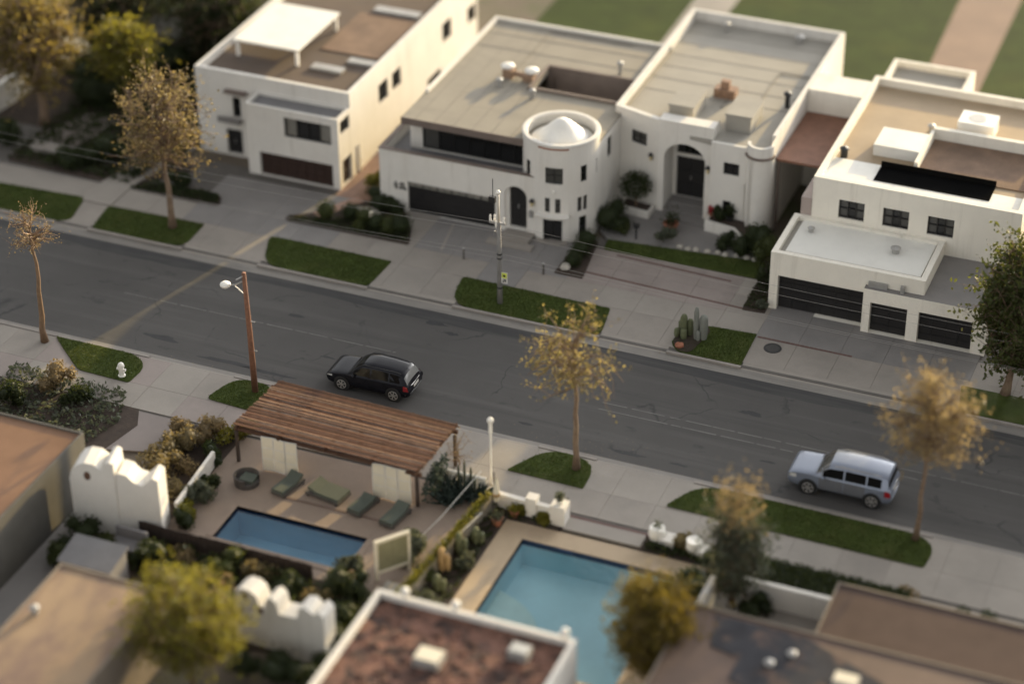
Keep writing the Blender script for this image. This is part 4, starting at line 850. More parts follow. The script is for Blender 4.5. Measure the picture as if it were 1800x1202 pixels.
for (x, y), lab in (((-6.35,8.6), 'short thin grey bollard on the dark driveway, nearer the hedge bed'), ((-1.69,8.69), 'short thin grey bollard near the row of clipped balls')):
    t = thing('bollard', lab, 'bollard', (x,y,.12)); obj('post', MB().tube([(x,y,.1),(x,y,.75)], .06, 8), jointm, t); obj('cap', MB().ball((x,y,.78), .07, 8, 5), steel, t)
tree('pruned_tree', 'hard pruned tree with thick sunny trunk and faint thin crown on the left verge', (-23.3,-7.1,.12), 8, 5.0, (0,0,6.6,1.5,1.5,1.4), nl=26, ntw=6, nleaf=4, leaf=.11, lm=ltan, r0=.17, seed=14, twig=.35, bm=mat('sunny_bark', (.19,.12,.07), var=.25, scale=5))
t = thing('hydrant', 'pale fire hydrant on the edge of the left near lawn', 'fire hydrant', (-17.9,-8.5,.12)); px, py = -17.9, -8.5
obj('barrel', MB().lathe([(.2,.1),(.2,.2),(.14,.22),(.14,.7),(.18,.72),(.18,.78)], (px,py,0), 12), whitep, t); obj('bonnet', MB().ball((px,py,.78), .17, 12, 7), whitep, t); obj('nozzle', MB().tube([(px-.25,py,.55),(px+.25,py,.55)], .07, 8), whitep, t)

# ================================================================== PERGOLA AND POOL YARDS
t = thing('pergola', 'weathered red brown slatted pergola on dark posts beside the pool', 'pergola', (-4,-11,.12))
rp = random.Random(9); C0 = [Vector(p) for p in ((-9.05,-12.95),(-8.75,-8.75),(.92,-8.98),(.70,-13.2))]; NS = 33
for i in range(NS):
    q = (i+.5)/NS; a = C0[0].lerp(C0[1], q); b = C0[3].lerp(C0[2], q); d = (b-a); L = d.length; d /= L; nrm = Vector((d.y,-d.x)); wd = rp.uniform(.034,.050)
    e0, e1 = rp.uniform(-.06,.06), rp.uniform(-.10,.14); z = 2.28+rp.uniform(-.02,.02); fr_ = ((a.x,a.y),(d.x,d.y),(nrm.x,nrm.y))
    obj('slat', MB().fbox(fr_, e0, L+e1, -wd, wd, z, z+.045), rp.choice([slatA, slatA, slatB, slatC]), t)
for f in (.02,.25,.5,.75,.985):
    a = C0[0].lerp(C0[3], f); b = C0[1].lerp(C0[2], f); d = (b-a).normalized(); obj('rafter', MB().fbox(((a.x,a.y),(d.x,d.y),(d.y,-d.x)), -.1, (b-a).length+.1, -.05, .05, 2.08, 2.262), slatC, t)
for q in (.05,.95):
    a = C0[0].lerp(C0[1], q); b = C0[3].lerp(C0[2], q); d = (b-a).normalized(); obj('beam', MB().fbox(((a.x,a.y),(d.x,d.y),(d.y,-d.x)), -.05, (b-a).length+.05, -.06, .06, 1.88, 2.076), slatC, t)
for x, y in ((.52,-12.98),(.88,-9.35),(-8.95,-12.85),(-8.6,-9.2),(-4.1,-9.3)): obj('post', MB().box(x-.07,y-.07,.1,x+.07,y+.07,1.876), mat('dark_post', (.05,.035,.028), var=.2), t)
for x0, x1, lab in ((-7.54,-5.67,'cream folding screen at the shady left end of the pergola'), (-1.75,.22,'cream folding screen by the right front pergola post')):
    t = thing('folding_screen', lab, 'screen', ((x0+x1)/2,-13.0,.12), 'cream screens under the pergola'); wdt = (x1-x0)/3
    for i in range(3):
        a = (x0+i*wdt+.01, -13.05+(.06 if i % 2 else 0)); b = (x0+(i+1)*wdt-.01, -13.05+(0 if i % 2 else .06)); d = Vector((b[0]-a[0], b[1]-a[1])); L = d.length; d /= L; f_ = (a,(d.x,d.y),(d.y,-d.x))
        p = obj('screen_panel', MB().fbox(f_, 0, L, -.015, .015, .16, 2.06), canvas, t)
        mb = MB()
        for z in (.15,.80,1.42,2.02): mb.fbox(f_, 0, L, -.022, .022, z, z+.05)
        for u in (0, L-.04): mb.fbox(f_, u, u+.04, -.0225, .0225, .14, 2.075)
        obj('rail', mb, framew, p)
# pool decks with the pools let into them
def deck(poly_out, hole, z, material, kids_n=None):
    (hx0, hx1, hy0, hy1) = hole; x0, x1, y0, y1 = poly_out; mb = MB()
    for a in ((x0,hy1,x1,y1),(x0,y0,x1,hy0),(x0,hy0,hx0,hy1),(hx1,hy0,x1,hy1)): mb.box(a[0],a[1],0,a[2],a[3],z)
    return struct('pool_deck', mb, material)
dk1 = deck((-11.6,3.0,-19.6,-10.95), (-7.3,-.6,-18.6,-16.1), .12, decktan)
rd = random.Random(8)
def coping(par, hole, z, m, n1, n2, wd=.32):
    x0, x1, y0, y1 = hole
    for n, fn in ((n1, lambda a, b: ((x0+(x1-x0)*a+.006,y1+.004,z,x0+(x1-x0)*b-.006,y1+wd,z+.035),(x0+(x1-x0)*a+.006,y0-wd,z,x0+(x1-x0)*b-.006,y0-.004,z+.035))), (n2, lambda a, b: ((x0-wd,y0+(y1-y0)*a+.006,z,x0-.004,y0+(y1-y0)*b-.006,z+.035),(x1+.004,y0+(y1-y0)*a+.006,z,x1+wd,y0+(y1-y0)*b-.006,z+.035)))):
        for i in range(n):
            for q in fn(i/n, (i+1)/n): obj('coping_stone', MB().box(*q), m, par)
coping(dk1, (-7.3,-.6,-18.6,-16.1), .12, decktan, 10, 4)
def pool(name, label, hole, depth, plaster, wat, ztop=.12):
    x0, x1, y0, y1 = hole; t = thing(name, label, 'pool', ((x0+x1)/2,(y0+y1)/2,-.02))
    mb = MB().add([(x0,y0,-depth),(x1,y0,-depth),(x1,y1,-depth),(x0,y1,-depth)], [(0,1,2,3)])
    for a, b in (((x0,y0),(x1,y0)),((x1,y0),(x1,y1)),((x1,y1),(x0,y1)),((x0,y1),(x0,y0))): mb.add([(*a,-depth),(*b,-depth),(*b,-.18),(*a,-.18)], [(3,2,1,0)])
    obj('basin', mb, plaster, t); tl = MB()
    for a, b in (((x0,y0),(x1,y0)),((x1,y0),(x1,y1)),((x1,y1),(x0,y1)),((x0,y1),(x0,y0))): tl.add([(*a,-.18),(*b,-.18),(*b,ztop),(*a,ztop)], [(3,2,1,0)])
    obj('tile_band', tl, tile, t); obj('water_surface', MB().add([(x0,y0,.02),(x1,y0,.02),(x1,y1,.02),(x0,y1,.02)], [(0,1,2,3)]), wat, t); return t
p1 = pool('swimming_pool', 'narrow deep blue swimming pool in front of the loungers', (-7.3,-.6,-18.6,-16.1), 1.5, plaster1, water1)
dk2 = deck((4.75,14.6,-22.5,-12.35), (6.0,13.4,-21.8,-13.5), .12, decktan2)
coping(dk2, (6.0,13.4,-21.8,-13.5), .12, decktan2, 9, 10)
p2 = pool('swimming_pool', 'turquoise swimming pool with a pale painted sunlit patch beside the sandy deck', (6.0,13.4,-21.8,-13.5), 1.3, plaster2, water2)
obj('sunlit_patch_block', MB().prism(rounded([(6.02,-21.78),(9.3,-21.78),(9.0,-18.6),(7.6,-16.9),(6.02,-16.3)], [0,.3,1.5,1.0,0]), -1.29, -.75), mat('sunlit_water_tone', (.66,.88,.86), var=.06), p2)  # pale underwater block added to show a patch of sunlit water
obj('skimmer', MB().box(7.75,-13.502,-.05,8.45,-13.56,.09), tile, p2)
struct('planting_bed', MB().prism([(2.9,-10.95),(7.35,-11.05),(7.3,-12.3),(4.72,-12.32),(4.72,-22.5),(2.5,-22.5)], 0, .11), soil)
struct('planting_bed', MB().prism([(11.4,-10.95),(17.5,-10.95),(17.5,-13.6),(14.7,-13.6),(14.7,-12.3),(11.2,-12.3)], 0, .13), soil)
struct('planting_bed', MB().prism([(-10.4,-19.6),(3.0,-19.6),(3.0,-24),(-5,-25.5),(-10.4,-25.5)], 0, .10), soil)
struct('planting_bed', MB().prism([(-12.7,-10.95),(-9.7,-10.95),(-9.7,-18.8),(-11.6,-18.8),(-12.6,-14)], 0, .14), soil)
struct('planting_bed', MB().prism([(-24,-9.2),(-16.4,-9.2),(-15.0,-12),(-16,-17),(-24,-17)], 0, .11), soil)
t = thing('stepping_slab', 'broad pale concrete slab between the pavement and the turquoise pool', 'paving slab', (9.3,-11.6,.1)); obj('slab', MB().box(7.45,-12.1,.05,11.2,-11.2,.17), walk, t)
struct('bed_edge', MB().box(7.3,-11.15,0,11.4,-10.95,.12), brickm)
struct('deck_step', MB().box(-5.8,-14.72,.12,-.1,-14.60,.16), mat('deck_step_dark', (.16,.11,.085), var=.2))
# loungers
def lounger(label, x, y, rz, wide=.74, L=1.65, back=.5):
    t = thing('sun_lounger', label, 'sun lounger', (0,0,0), 'sage cushioned loungers by the pool')
    obj('base', MB().box(-wide/2,-L/2,.06,wide/2,L/2,.2), mat('lounger_base', (.09,.08,.07), var=.15), t)
    s0 = obj('seat_cushion', MB().box(-wide/2+.03,-L/2+.03,.2,wide/2-.03,L*.18,.36), cushion, t)
    a = R(22); y0 = L*.18+.02; mb = MB(); P = lambda v, w_: (y0+math.cos(a)*v-math.sin(a)*w_, .22+math.sin(a)*v+math.cos(a)*w_)
    (ya,za),(yb,zb),(yc_,zc),(yd,zd) = P(0,0),P(back,0),P(back,.15),P(0,.15); hw = wide/2-.03
    mb.add([(-hw,ya,za),(hw,ya,za),(hw,yb,zb),(-hw,yb,zb),(-hw,yd,zd),(hw,yd,zd),(hw,yc_,zc),(-hw,yc_,zc)], [(3,2,1,0),(4,5,6,7),(0,1,5,4),(1,2,6,5),(2,3,7,6),(3,0,4,7)])
    obj('back_cushion', mb, cushion, t)
    for o_ in (-1,1): obj('foot', MB().box(o_*hw-.05,-L/2+.1,0,o_*hw+.05,-L/2+.2,.06).box(o_*hw-.05,L/2-.2,0,o_*hw+.05,L/2-.1,.06), blackm, t)
    t.location = (x,y,.12); t.rotation_euler = (0,0,rz); return t
lounger('sage lounger standing by the left cream screen, facing the pool', -5.75, -13.95, R(-12))
lounger('sage lounger under the pergola beside the wide daybed, its back flat', -1.8, -14.0, R(-12), back=.3)
lounger('sage lounger beside the right front pergola post', -.05, -14.25, R(-10))
lounger('wide sage daybed set crosswise between two loungers', -3.75, -13.75, R(80), wide=1.05, L=1.9)
t = thing('round_armchair', 'low round wicker armchair with sage cushion at the left end of the deck', 'armchair', (-7.75,-14.3,.12)); 
obj('shell', MB().lathe([(.5,.1),(.6,.15),(.62,.5),(.55,.52),(.5,.25),(0,.25)], (-7.75,-14.3,.12), 18, a0=R(20), a1=R(290)).lathe([(.6,0),(.6,.22),(0,.22)], (-7.75,-14.3,.12), 18), mat('wicker', (.075,.065,.058), var=.3, scale=12), t); obj('cushion', MB().box(-8.0,-14.6,.34,-7.3,-13.95,.5), cushion, t)
# white courtyard blocks
t = thing('garden_wall', 'thick white stucco wall blocks with a rounded top and an oval hole painted dark', 'wall', (-11.5,-19.8,.06))
mb = MB(); n = 18; frW = ((-13.45,-20.35),(.975,.222),(.222,-.975))
prof = [(0,.0),(2.15,.0),(2.15,3.95),(1.95,4.05),(1.75,3.95),(1.55,3.55),(1.2,3.85),(.75,3.9),(.4,3.75),(.12,3.4),(0,3.0)]
def extr(mb, fr, prof, d0, d1):
    o, u, nn = fr; n = len(prof); P = lambda a, d, z: (o[0]+u[0]*a+nn[0]*d, o[1]+u[1]*a+nn[1]*d, z)
    return mb.add([P(a,d1,z) for a, z in prof]+[P(a,d0,z) for a, z in prof], [tuple(range(n)), tuple(range(2*n-1,n-1,-1))]+[(i,n+i,n+(i+1)%n,(i+1)%n) for i in range(n)])
extr(mb, frW, prof, -1.35, 0); extr(mb, frW, [(2.16,0),(4.15,0),(4.15,3.2),(3.9,3.35),(3.4,2.85),(3.0,3.0),(2.7,3.35),(2.3,3.45),(2.16,3.3)], -1.2, -.05)
obj('wall', mb, stucco, t)
obj('oval_hole_shade', MB().add([(frW[0][0]+frW[1][0]*(.85+.16*math.cos(a))+frW[2][0]*.006, frW[0][1]+frW[1][1]*(.85+.16*math.cos(a))+frW[2][1]*.006, 3.2+.24*math.sin(a)) for a in np.linspace(0,2*math.pi,17)[:-1]], [tuple(range(16))]), mat('painted_opening_shade', (.10,.05,.03), var=.2), t)  # flat dark oval on the wall face; the hole's shade is painted
tag(obj('yard_wall', MB().prism([(-9.6,-17.9),(-9.42,-17.9),(-9.78,-13.6),(-9.96,-13.6)], .1, .95), stucco), 'low white wall running from the stucco blocks towards the pergola', 'wall')
# castle-like wall
t = thing('garden_wall', 'white wall with stepped battlement top behind the yellow green tree', 'wall', (-.7,-24.7,.1))
frC = ((-2.85,-24.55),(.997,-.06),(-.06,-.997)); mb = MB(); extr(mb, frC, [(0,0),(4.4,0),(4.4,2.75),(4.15,3.0),(3.9,2.75),(3.55,3.0),(3.2,2.9),(3.1,2.3),(2.2,2.2),(2.1,2.75),(1.85,2.95),(1.6,2.8),(1.5,2.3),(1.25,2.35),(1.1,2.8),(.8,3.0),(.4,3.0),(.1,2.8),(0,2.3)], -.95, 0)
obj('wall', mb, stucco, t)
for a, z in ((.55,2.65),(1.3,2.1)): obj('niche_shade', MB().fbox(frC, a-.1, a+.1, .002, .02, z-.14, z+.14), mat('painted_opening_shade', (.1,.05,.03)), t)  # flat dark plates painted as the shade inside wall holes
# boundary hedge wall between the pools
t = thing('boundary_wall', 'low wall topped with yellow green creeper between the two pools', 'wall', (3.3,-16.5,.1))
obj('wall', MB().prism([(3.85,-12.0),(3.62,-12.0),(2.62,-22.2),(2.85,-22.2)], 0, .95), mat('mossy_wall', (.24,.21,.16), var=.2), t)
rg = np.random.default_rng(77); q = rg.uniform(size=(3000,1)); pp = np.array([[3.74,-12.0]])*(1-q)+np.array([[2.74,-22.2]])*q
foliage_obj('creeper', np.c_[pp+rg.normal(size=(3000,2))*.10, 1.0+np.abs(rg.normal(size=3000))*.13], .12, lyel, t, rg)
# front wall of the turquoise pool yard, pots
t = thing('garden_wall', 'low white garden wall with square piers at the pavement by the turquoise pool', 'wall', (5.6,-11.6,.1))
obj('wall', MB().prism([(4.0,-11.35),(7.05,-11.5),(7.05,-11.75),(4.0,-11.62)], .08, .85), stucco, t)
for x, y, s_, zz in ((5.72,-11.55,.26,1.15),(7.1,-11.6,.36,1.15)): obj('pier', MB().box(x-s_,y-s_,.08,x+s_,y+s_,zz), stucco, t)
def pot(label, x, y, z, r, hh, pm, lm, seed, tall=.35, n=160, grp=None):
    t = thing('potted_plant', label, 'potted plant', (x,y,z), grp)
    obj('pot', MB().lathe([(r*.65,0),(r*.8,hh*.4),(r,hh*.92),(r*1.1,hh*.94),(r*1.1,hh),(r*.8,hh)], (x,y,z), 14), pm, t); rg = np.random.default_rng(seed)
    foliage_obj('leaves', np.array([x,y,z+hh+tall*.5])+rg.normal(size=(n,3))*np.array([r*.55,r*.55,tall*.32]), .13, lm, t, rg)
pot('round green ball plant in a pot on the white wall pier', 7.1,-11.6,1.15,.2,.22,whitep,lgrey,3,.35)
pot('terracotta pot with a dark shrub in the middle of the courtyard', 3.25,15.55,.2,.42,.5,terracotta,lgreen,4,.7,320)
pot('orange pot with a fat round cactus in the dark bed', 5.0,-12.0,.11,.25,.35,terracotta,lyel,5,.25)
pot('pink pot with grey leaves in the dark bed next to the creeper wall', 4.5,-12.9,.11,.28,.4,terracotta,lgrey,6,.3)
pot('red flowering pot plant by the right pier of the arched entrance', 5.15,16.9,.85,.16,.2,terracotta,mat('red_flower', (.30,.03,.03), var=.3),7,.35)
pot('grey leafed pot plant on the planter wall under the small window', 6.3,16.75,.87,.22,.3,blackm,lgreen,8,.6,260)
# urns near the slab
for (x, y), lab in (((11.75,-11.3),'white urn with cactus ball on the dark bed beside the pale slab'), ((13.6,-11.55),'white rounded boulder urn further along the dark bed')):
    t = thing('urn', lab, 'urn', (x,y,.13)); obj('bowl', MB().lathe([(.2,0),(.35,.12),(.42,.42),(.32,.66),(.36,.72),(.2,.70),(0,.68)], (x,y,.13), 16), whitep, t, smooth=True, sharp=40); obj('plinth', MB().box(x+.2,y-.4,.1,x+.9,y+.3,.5), stucco, t)
    if x < 12: rg = np.random.default_rng(5); foliage_obj('leaves', np.array([x,y,1.0])+rg.normal(size=(90,3))*.1, .11, lgrey, t, rg)
# parasol, framed panel, pipes, cables
t = thing('parasol', 'closed bronze and white parasol leaning over the end of the creeper wall', 'parasol', (4.05,-12.0,.1))
obj('pole', MB().tube([(4.05,-12.0,.1),(3.95,-11.95,2.3)], .035, 6), blackm, t); obj('canopy', MB().lathe([(.05,2.05),(.12,1.6),(.17,1.0),(.10,.75)], (4.12,-12.05,0), 9), canvas, t); obj('strap', MB().lathe([(.15,1.02),(.19,1.08),(.19,1.2),(.15,1.25)], (4.12,-12.05,0), 9), bronze, t)
tag(obj('guy_wire', MB().tube([(3.0,-11.2,1.6),(2.2,-14.2,.75),(1.35,-16.9,.2)], .017, 5), whitep), 'thin pale wire slanting down to the rosy pool deck', 'cable')
tag(obj('drain_pipe', MB().tube([(3.9,-13.3,.9),(3.55,-15.2,.9)], .05, 7), steel), 'grey pipe lying along the creeper wall above the dark bed', 'pipe')
t = thing('glass_screen', 'white framed glass screen standing on the deck corner near the narrow pool', 'glass screen', (1.9,-18.2,.12))
frG = ((1.05,-18.75),(.62,.785),(.785,-.62)); mb = MB()
for a in ((0,.12,.12,2.3),(1.62,1.74,.12,2.3),(.12,1.62,2.17,2.302),(.12,1.62,.5,.62)): mb.fbox(frG, a[0], a[1], -.08, .08, a[2], a[3])
obj('frame', mb, canvas, t); gp = mat('pale_screen_pane', (.22,.21,.13), rough=.15, var=.2); obj('pane', MB().fbox(frG, .12, .86, -.02, .02, .62, 2.17), gp, t); obj('pane', MB().fbox(frG, .88, 1.62, -.02, .02, .62, 2.17), gp, t)
t = thing('stone_paving', 'pale speckled stone ramp below the glass screen', 'paving', (2.0,-19.3,.1)); 
rs2 = random.Random(2)
for i in range(4):
    for j in range(6): obj('stone', MB().box(1.55+i*.34,-20.9+j*.38,.1,1.55+i*.34+.32,-20.9+j*.38+.36,.2+rs2.uniform(0,.03)), stonem, t)
t = thing('bench', 'grey garden seat in the corner under the white stucco blocks', 'bench', (-10.3,-20.9,.1)); g_ = mat('grey_seat', (.20,.19,.19), var=.1)
obj('seat', MB().box(-11.2,-21.3,.35,-9.6,-20.5,.48), g_, t); obj('backrest', MB().box(-11.2,-20.5,.3,-9.6,-20.35,1.0), g_, t)
for x in (-11.1,-9.7): obj('leg', MB().box(x-.05,-21.2,.1,x+.05,-20.6,.35), g_, t)
t = thing('shed', 'small grey garden shed behind the tan roof', 'shed', (-10.6,-23.4,.1)); obj('wall', MB().box(-11.8,-24.2,.06,-9.3,-22.7,1.6), drive, t); obj('roof', MB().add([(-11.9,-24.3,1.6),(-9.2,-24.3,1.6),(-9.2,-22.6,1.9),(-11.9,-22.6,1.9),(-11.9,-24.3,1.5),(-9.2,-24.3,1.5),(-9.2,-22.6,1.8),(-11.9,-22.6,1.8)], [(0,1,2,3),(0,4,5,1),(1,5,6,2),(3,7,4,0),(2,6,7,3)]), terracem, t); obj('door', MB().box(-10.9,-24.23,.1,-10.2,-24.2,1.4), framem, t)
t = thing('fence', 'low brown timber fence at the lower edge of the rosy deck', 'fence', (-6,-19.75,.1)); fm_ = mat('brown_fence_board', (.040,.028,.022), var=.3, scale=3)
for i in range(34): obj('board', MB().box(-10.4+i*.26,-19.8,.1,-10.4+i*.26+.245,-19.76,1.0+rs2.uniform(-.03,.03)), fm_, t)
tag(obj('retaining_wall', MB().prism([(16.6,-13.75),(22.8,-13.75),(22.8,-14.0),(16.6,-14.0)], .05, 1.3), stucco), 'white retaining wall behind the long dark hedge', 'wall')
tag(obj('side_wall', MB().prism([(15.35,-14.6),(15.6,-14.6),(15.55,-19),(15.3,-19)], .05, 1.6), stucco), 'short white wall beside the rounded yellow tree', 'wall')
t = thing('white_fence', 'low white fence panel behind the grey cactus clump', 'fence', (2.3,-10.9,.1))
obj('rail', MB().box(1.0,-11.0,.95,3.15,-10.93,1.05).box(1.0,-11.0,.2,3.15,-10.93,.3), whitep, t)
for i in range(14): obj('board', MB().box(1.02+i*.152,-10.928,.12,1.02+i*.152+.14,-10.9,1.08), whitep, t)
# near houses, only their roofs show
def near_house(label, x0, x1, y0, y1, zt, zr, wm, rm, t_=.22, base=0):
    t = thing('house', label, 'house', ((x0+x1)/2, (y0+y1)/2, 0)); mb, sd = shell(x0, x1, y0, y1, base, zt, zr, {}, t=t_); obj('wall', mb, wm, t); r = roofslab(x0, x1, y0, y1, zr, rm, t, t=t_); return t, r
roofrust = tint_stains(mat('rust_roof_felt', (.20,.12,.078), var=.15, scale=.5, rough=.95, spec=.1), (.5,.25,1), .48, .7, (.13,.08,.06), .7)
taupe = mat('taupe_stucco', (.20,.165,.13), var=.12)
nh, r_ = near_house('house with tan felt roof below the yellow green tree', -10.15, -5.0, -46, -26.4, 3.5, 3.42, taupe, rooftan, .1)
roof_vent(r_, -9.4, -29.7, 3.42, .35, .15, .22)
nh, r_ = near_house('house with plain tan roof beyond the alley', -34, -14.3, -34, -17.6, 3.5, 3.4, mat('dark_olive_render', (.085,.08,.07), var=.15), roofrust, .1)
nh, r_ = near_house('house with mottled brown gravel roof and white parapet beside the turquoise pool', 3.6, 12.5, -44, -23.7, 4.15, 3.85, stucco, tint_stains(mat('mottled_gravel_roof', (.16,.082,.058), var=.45, scale=1.6, rough=.95, fine=.3, fscale=10, bump=.5, bscale=10), (1.4,1.4,1), .48, .58, (.045,.03,.026), .95), .22)
for x, y, a, c in ((7.35,-26.9,.55,canvas),(10.6,-25.2,.42,mat('grey_skylight', (.42,.42,.40), rough=.4))): sk = obj('skylight', MB().box(x-a,y-a*.8,3.85,x+a,y+a*.8,4.25), steel, r_); obj('pane', MB().box(x-a+.04,y-a*.8+.04,4.25,x+a-.04,y+a*.8-.04,4.30), c, sk)
for x, lab in ((4.9,'white globe finial on the gravel roof parapet nearest the creeper wall'),(7.2,'white globe finial on the middle of the gravel roof parapet'),(12.0,'white globe finial on the parapet corner beside the rounded yellow tree')):
    t = thing('globe_finial', lab, 'finial', (x,-23.82,4.15), 'white globes on the gravel roof parapet'); obj('stem', MB().tube([(x,-23.82,4.15),(x,-23.82,4.3)], .06, 8), whitep, t); obj('globe', MB().ball((x,-23.82,4.45), .20, 14, 9), whitep, t, smooth=True)
rgr = np.random.default_rng(12); mb = MB()
for i in range(420):
    x, y = rgr.uniform(4.0,12.2), rgr.uniform(-31,-24.1); s_ = rgr.uniform(.04,.17); mb.ball((x,y,3.86), s_, 6, 3, .3, rgr, s_*.6)
tag(obj('roof_gravel', mb, mat('mottled_gravel_roof', (0,0,0))), 'brown stones and moss clumps on the mottled roof', 'gravel', kind='stuff')
nh, r_ = near_house('house with large brown roof in front of the white retaining wall', 15.6, 60, -44, -18.6, 3.2, 3.12, taupe, tint_stains(mat('shade_toned_brown_roof', (.095,.062,.047), var=.2, scale=.8), (.3,.3,1), .48, .7, (.15,.095,.07), .6), .08)  # roof colour darkened to carry the shade lying on it
obj('patch', MB().prism([(16.9,-18.9),(17.3,-20.9),(18.6,-21.2),(18.6,-22.6),(21.5,-23.6),(25,-22.2),(24.5,-20.6),(20.8,-19.0)], 3.122, 3.16), tarp, r_)
sk = obj('skylight', MB().box(22.6,-21.6,3.12,23.6,-20.9,3.5), steel, r_); obj('pane', MB().box(22.64,-21.56,3.5,23.56,-20.94,3.55), canvas, sk)
nh, r_ = near_house('lower brown roofed wing beside the long hedge', 20.9, 60, -18.5, -14.1, 2.5, 2.42, taupe, mat('shade_toned_grey_brown_roof', (.088,.064,.054), var=.15, scale=.6, rough=.95, spec=.1), .08)  # shade over the wing is put into this darker roof colour
for x, y in ((20.6,-20.3),(19.9,-21.2)): roof_vent(r_, x, y, 3.12, .2, .15, .22)

# ================================================================== VEGETATION
tree('street_tree', 'slim sparse tree with golden leaves in the round ended lawn by the pergola', (6.36,-7.5,.15), 9.2, 4.4, (-.2,0,6.5,2.95,2.7,2.75), nl=40, ntw=7, nleaf=7, leaf=.135, lm=spark, r0=.16, seed=11, twig=.5, spread=.2, droop=1.1)
tree('street_tree', 'blurred golden tree with thin trunk standing by the silver car', (22.7,-6.9,.15), 9, 4.2, (.2,0,6.7,2.3,2.2,2.6), nl=80, ntw=9, nleaf=6, leaf=.16, lm=lsand, r0=.14, seed=12, twig=.45, droop=.5)
tree('street_tree', 'large loose golden tree by the path left of the dark red garage', (-22.9,5.75,.15), 10, 3.2, (-.5,.2,6.4,2.5,2.5,3.7), nl=75, ntw=9, nleaf=6, leaf=.18, lm=lbrown, r0=.2, seed=13, twig=.6, droop=.4)
tree('yard_tree', 'tall olive tree in the far left corner', (-36.3,14,0), 9, 3, (0,0,5.4,3.4,3.4,3.6), nl=110, ntw=8, nleaf=8, leaf=.26, lm=hazel, r0=.3, seed=15, twig=.9)
tree('yard_tree', 'bright yellow green round tree behind the loose golden tree', (-31.9,16.8,0), 7, 2, (0,0,4.4,1.7,1.7,2.1), nl=90, ntw=8, nleaf=9, leaf=.24, lm=lyel, r0=.2, seed=16, twig=.6)
tree('yard_tree', 'dark green tree at the top edge left of the brown roof', (-29.5,24.5,0), 7, 2, (0,0,3.4,2.8,2.6,3.2), nl=110, ntw=8, nleaf=8, leaf=.3, lm=lgreen, r0=.3, seed=17, twig=.9)
tree('yard_tree', 'broad dark tree filling the top edge beside the olive tree', (-36.5,23,0), 8, 2, (0,0,3.8,3.6,3.2,3.4), nl=110, ntw=8, nleaf=8, leaf=.3, lm=lgreen, r0=.3, seed=18, twig=.9)
tree('yard_tree', 'dark leafy tree behind the white house corner at the left', (-32.6,27.5,0), 8, 2, (0,0,3.5,3.5,3.2,3.4), nl=80, ntw=8, nleaf=8, leaf=.3, lm=lgreen, r0=.3, seed=19, twig=.9)
tree('yard_tree', 'tree with dark foliage and yellow top by the right garage', (24.0,6.4,.1), 9, 2.5, (.5,.2,4.9,2.9,2.7,4.3), nl=190, ntw=8, nleaf=10, leaf=.24, lm=lmid, r0=.22, seed=20, twig=.6)
tree('yard_tree', 'yellow green tree in front of the battlement wall', (-3.0,-28.2,0), 6, 1.5, (0,0,3.5,3.0,2.4,2.2), nl=110, ntw=8, nleaf=9, leaf=.2, lm=lyel, r0=.15, seed=21, twig=.5)
o_ = tree('conifer', 'grey green upright tree with sandy tip toned as sunlit beside the long hedge', (16.25,-14.2,.1), 6, .6, (0,0,2.9,1.15,1.1,2.7), nl=80, ntw=8, nleaf=8, leaf=.2, lm=lgrey, r0=.12, seed=22, twig=.45)
rg = np.random.default_rng(23); tip = np.array([16.2,-14.1,5.5])+rg.normal(size=(700,3))*np.array([.55,.55,.6])
foliage_obj('sunlit_tip_foliage', tip, .2, ltan, o_, rg)  # tan leaves put the sunlit top into the crown's colour
tree('round_tree', 'large rounded yellow tree in front of the turquoise pool', (14.7,-20.4,.1), 5.5, .7, (0,0,2.95,1.75,1.7,2.5), nl=230, ntw=11, nleaf=13, leaf=.16, lm=lgold, r0=.14, seed=24, twig=.42)
# clipped shrubs in the front bed
BALLS = [(-15.3,9.8,.62),(-14.0,10.3,.55),(-13.0,10.1,.55),(-12.1,9.75,.6),(-11.3,9.7,.62),(-10.75,9.85,.72),(-13.0,9.25,.35)]
BL = ['dark clipped ball shrub at the left of the front bed', 'dark ball shrub behind the pale stones of the front bed', 'ball shrub in the middle of the front bed by the small lamp', 'ball shrub third from the right in the front bed', 'ball shrub second from the right in the front bed', 'largest ball shrub at the right tip of the front bed', 'tiny ball shrub at the front edge of the front bed']
for k, ((x, y, r), lab) in enumerate(zip(BALLS, BL)): shrub('ball_shrub', lab, (x,y,.15+r*.85), (r,r), r*.95, lgreen if k % 2 else lmid, 30+k, 900, .075, group='clipped ball shrubs in the front bed', lumps=.08)
for k, (x, y, r, lab) in enumerate(((-.5,12.2,.62,'ball shrub nearest the tower door in the narrow bed'),(-.45,11.1,.58,'middle ball shrub of the narrow bed beside the rosy driveway'),(-.45,10.1,.5,'small ball shrub at the street end of the narrow bed'))): shrub('ball_shrub', lab, (x,y,.15+r*.85), (r,r), r*.95, lgreen, 40+k, 800, .075, group='clipped balls in the narrow bed', lumps=.08)
tag(obj('boulder', MB().ball((-.75,9.6,.28), .3, 10, 6, .12, random.Random(2), .22), stonem), 'grey boulder at the street end of the narrow bed', 'rock')
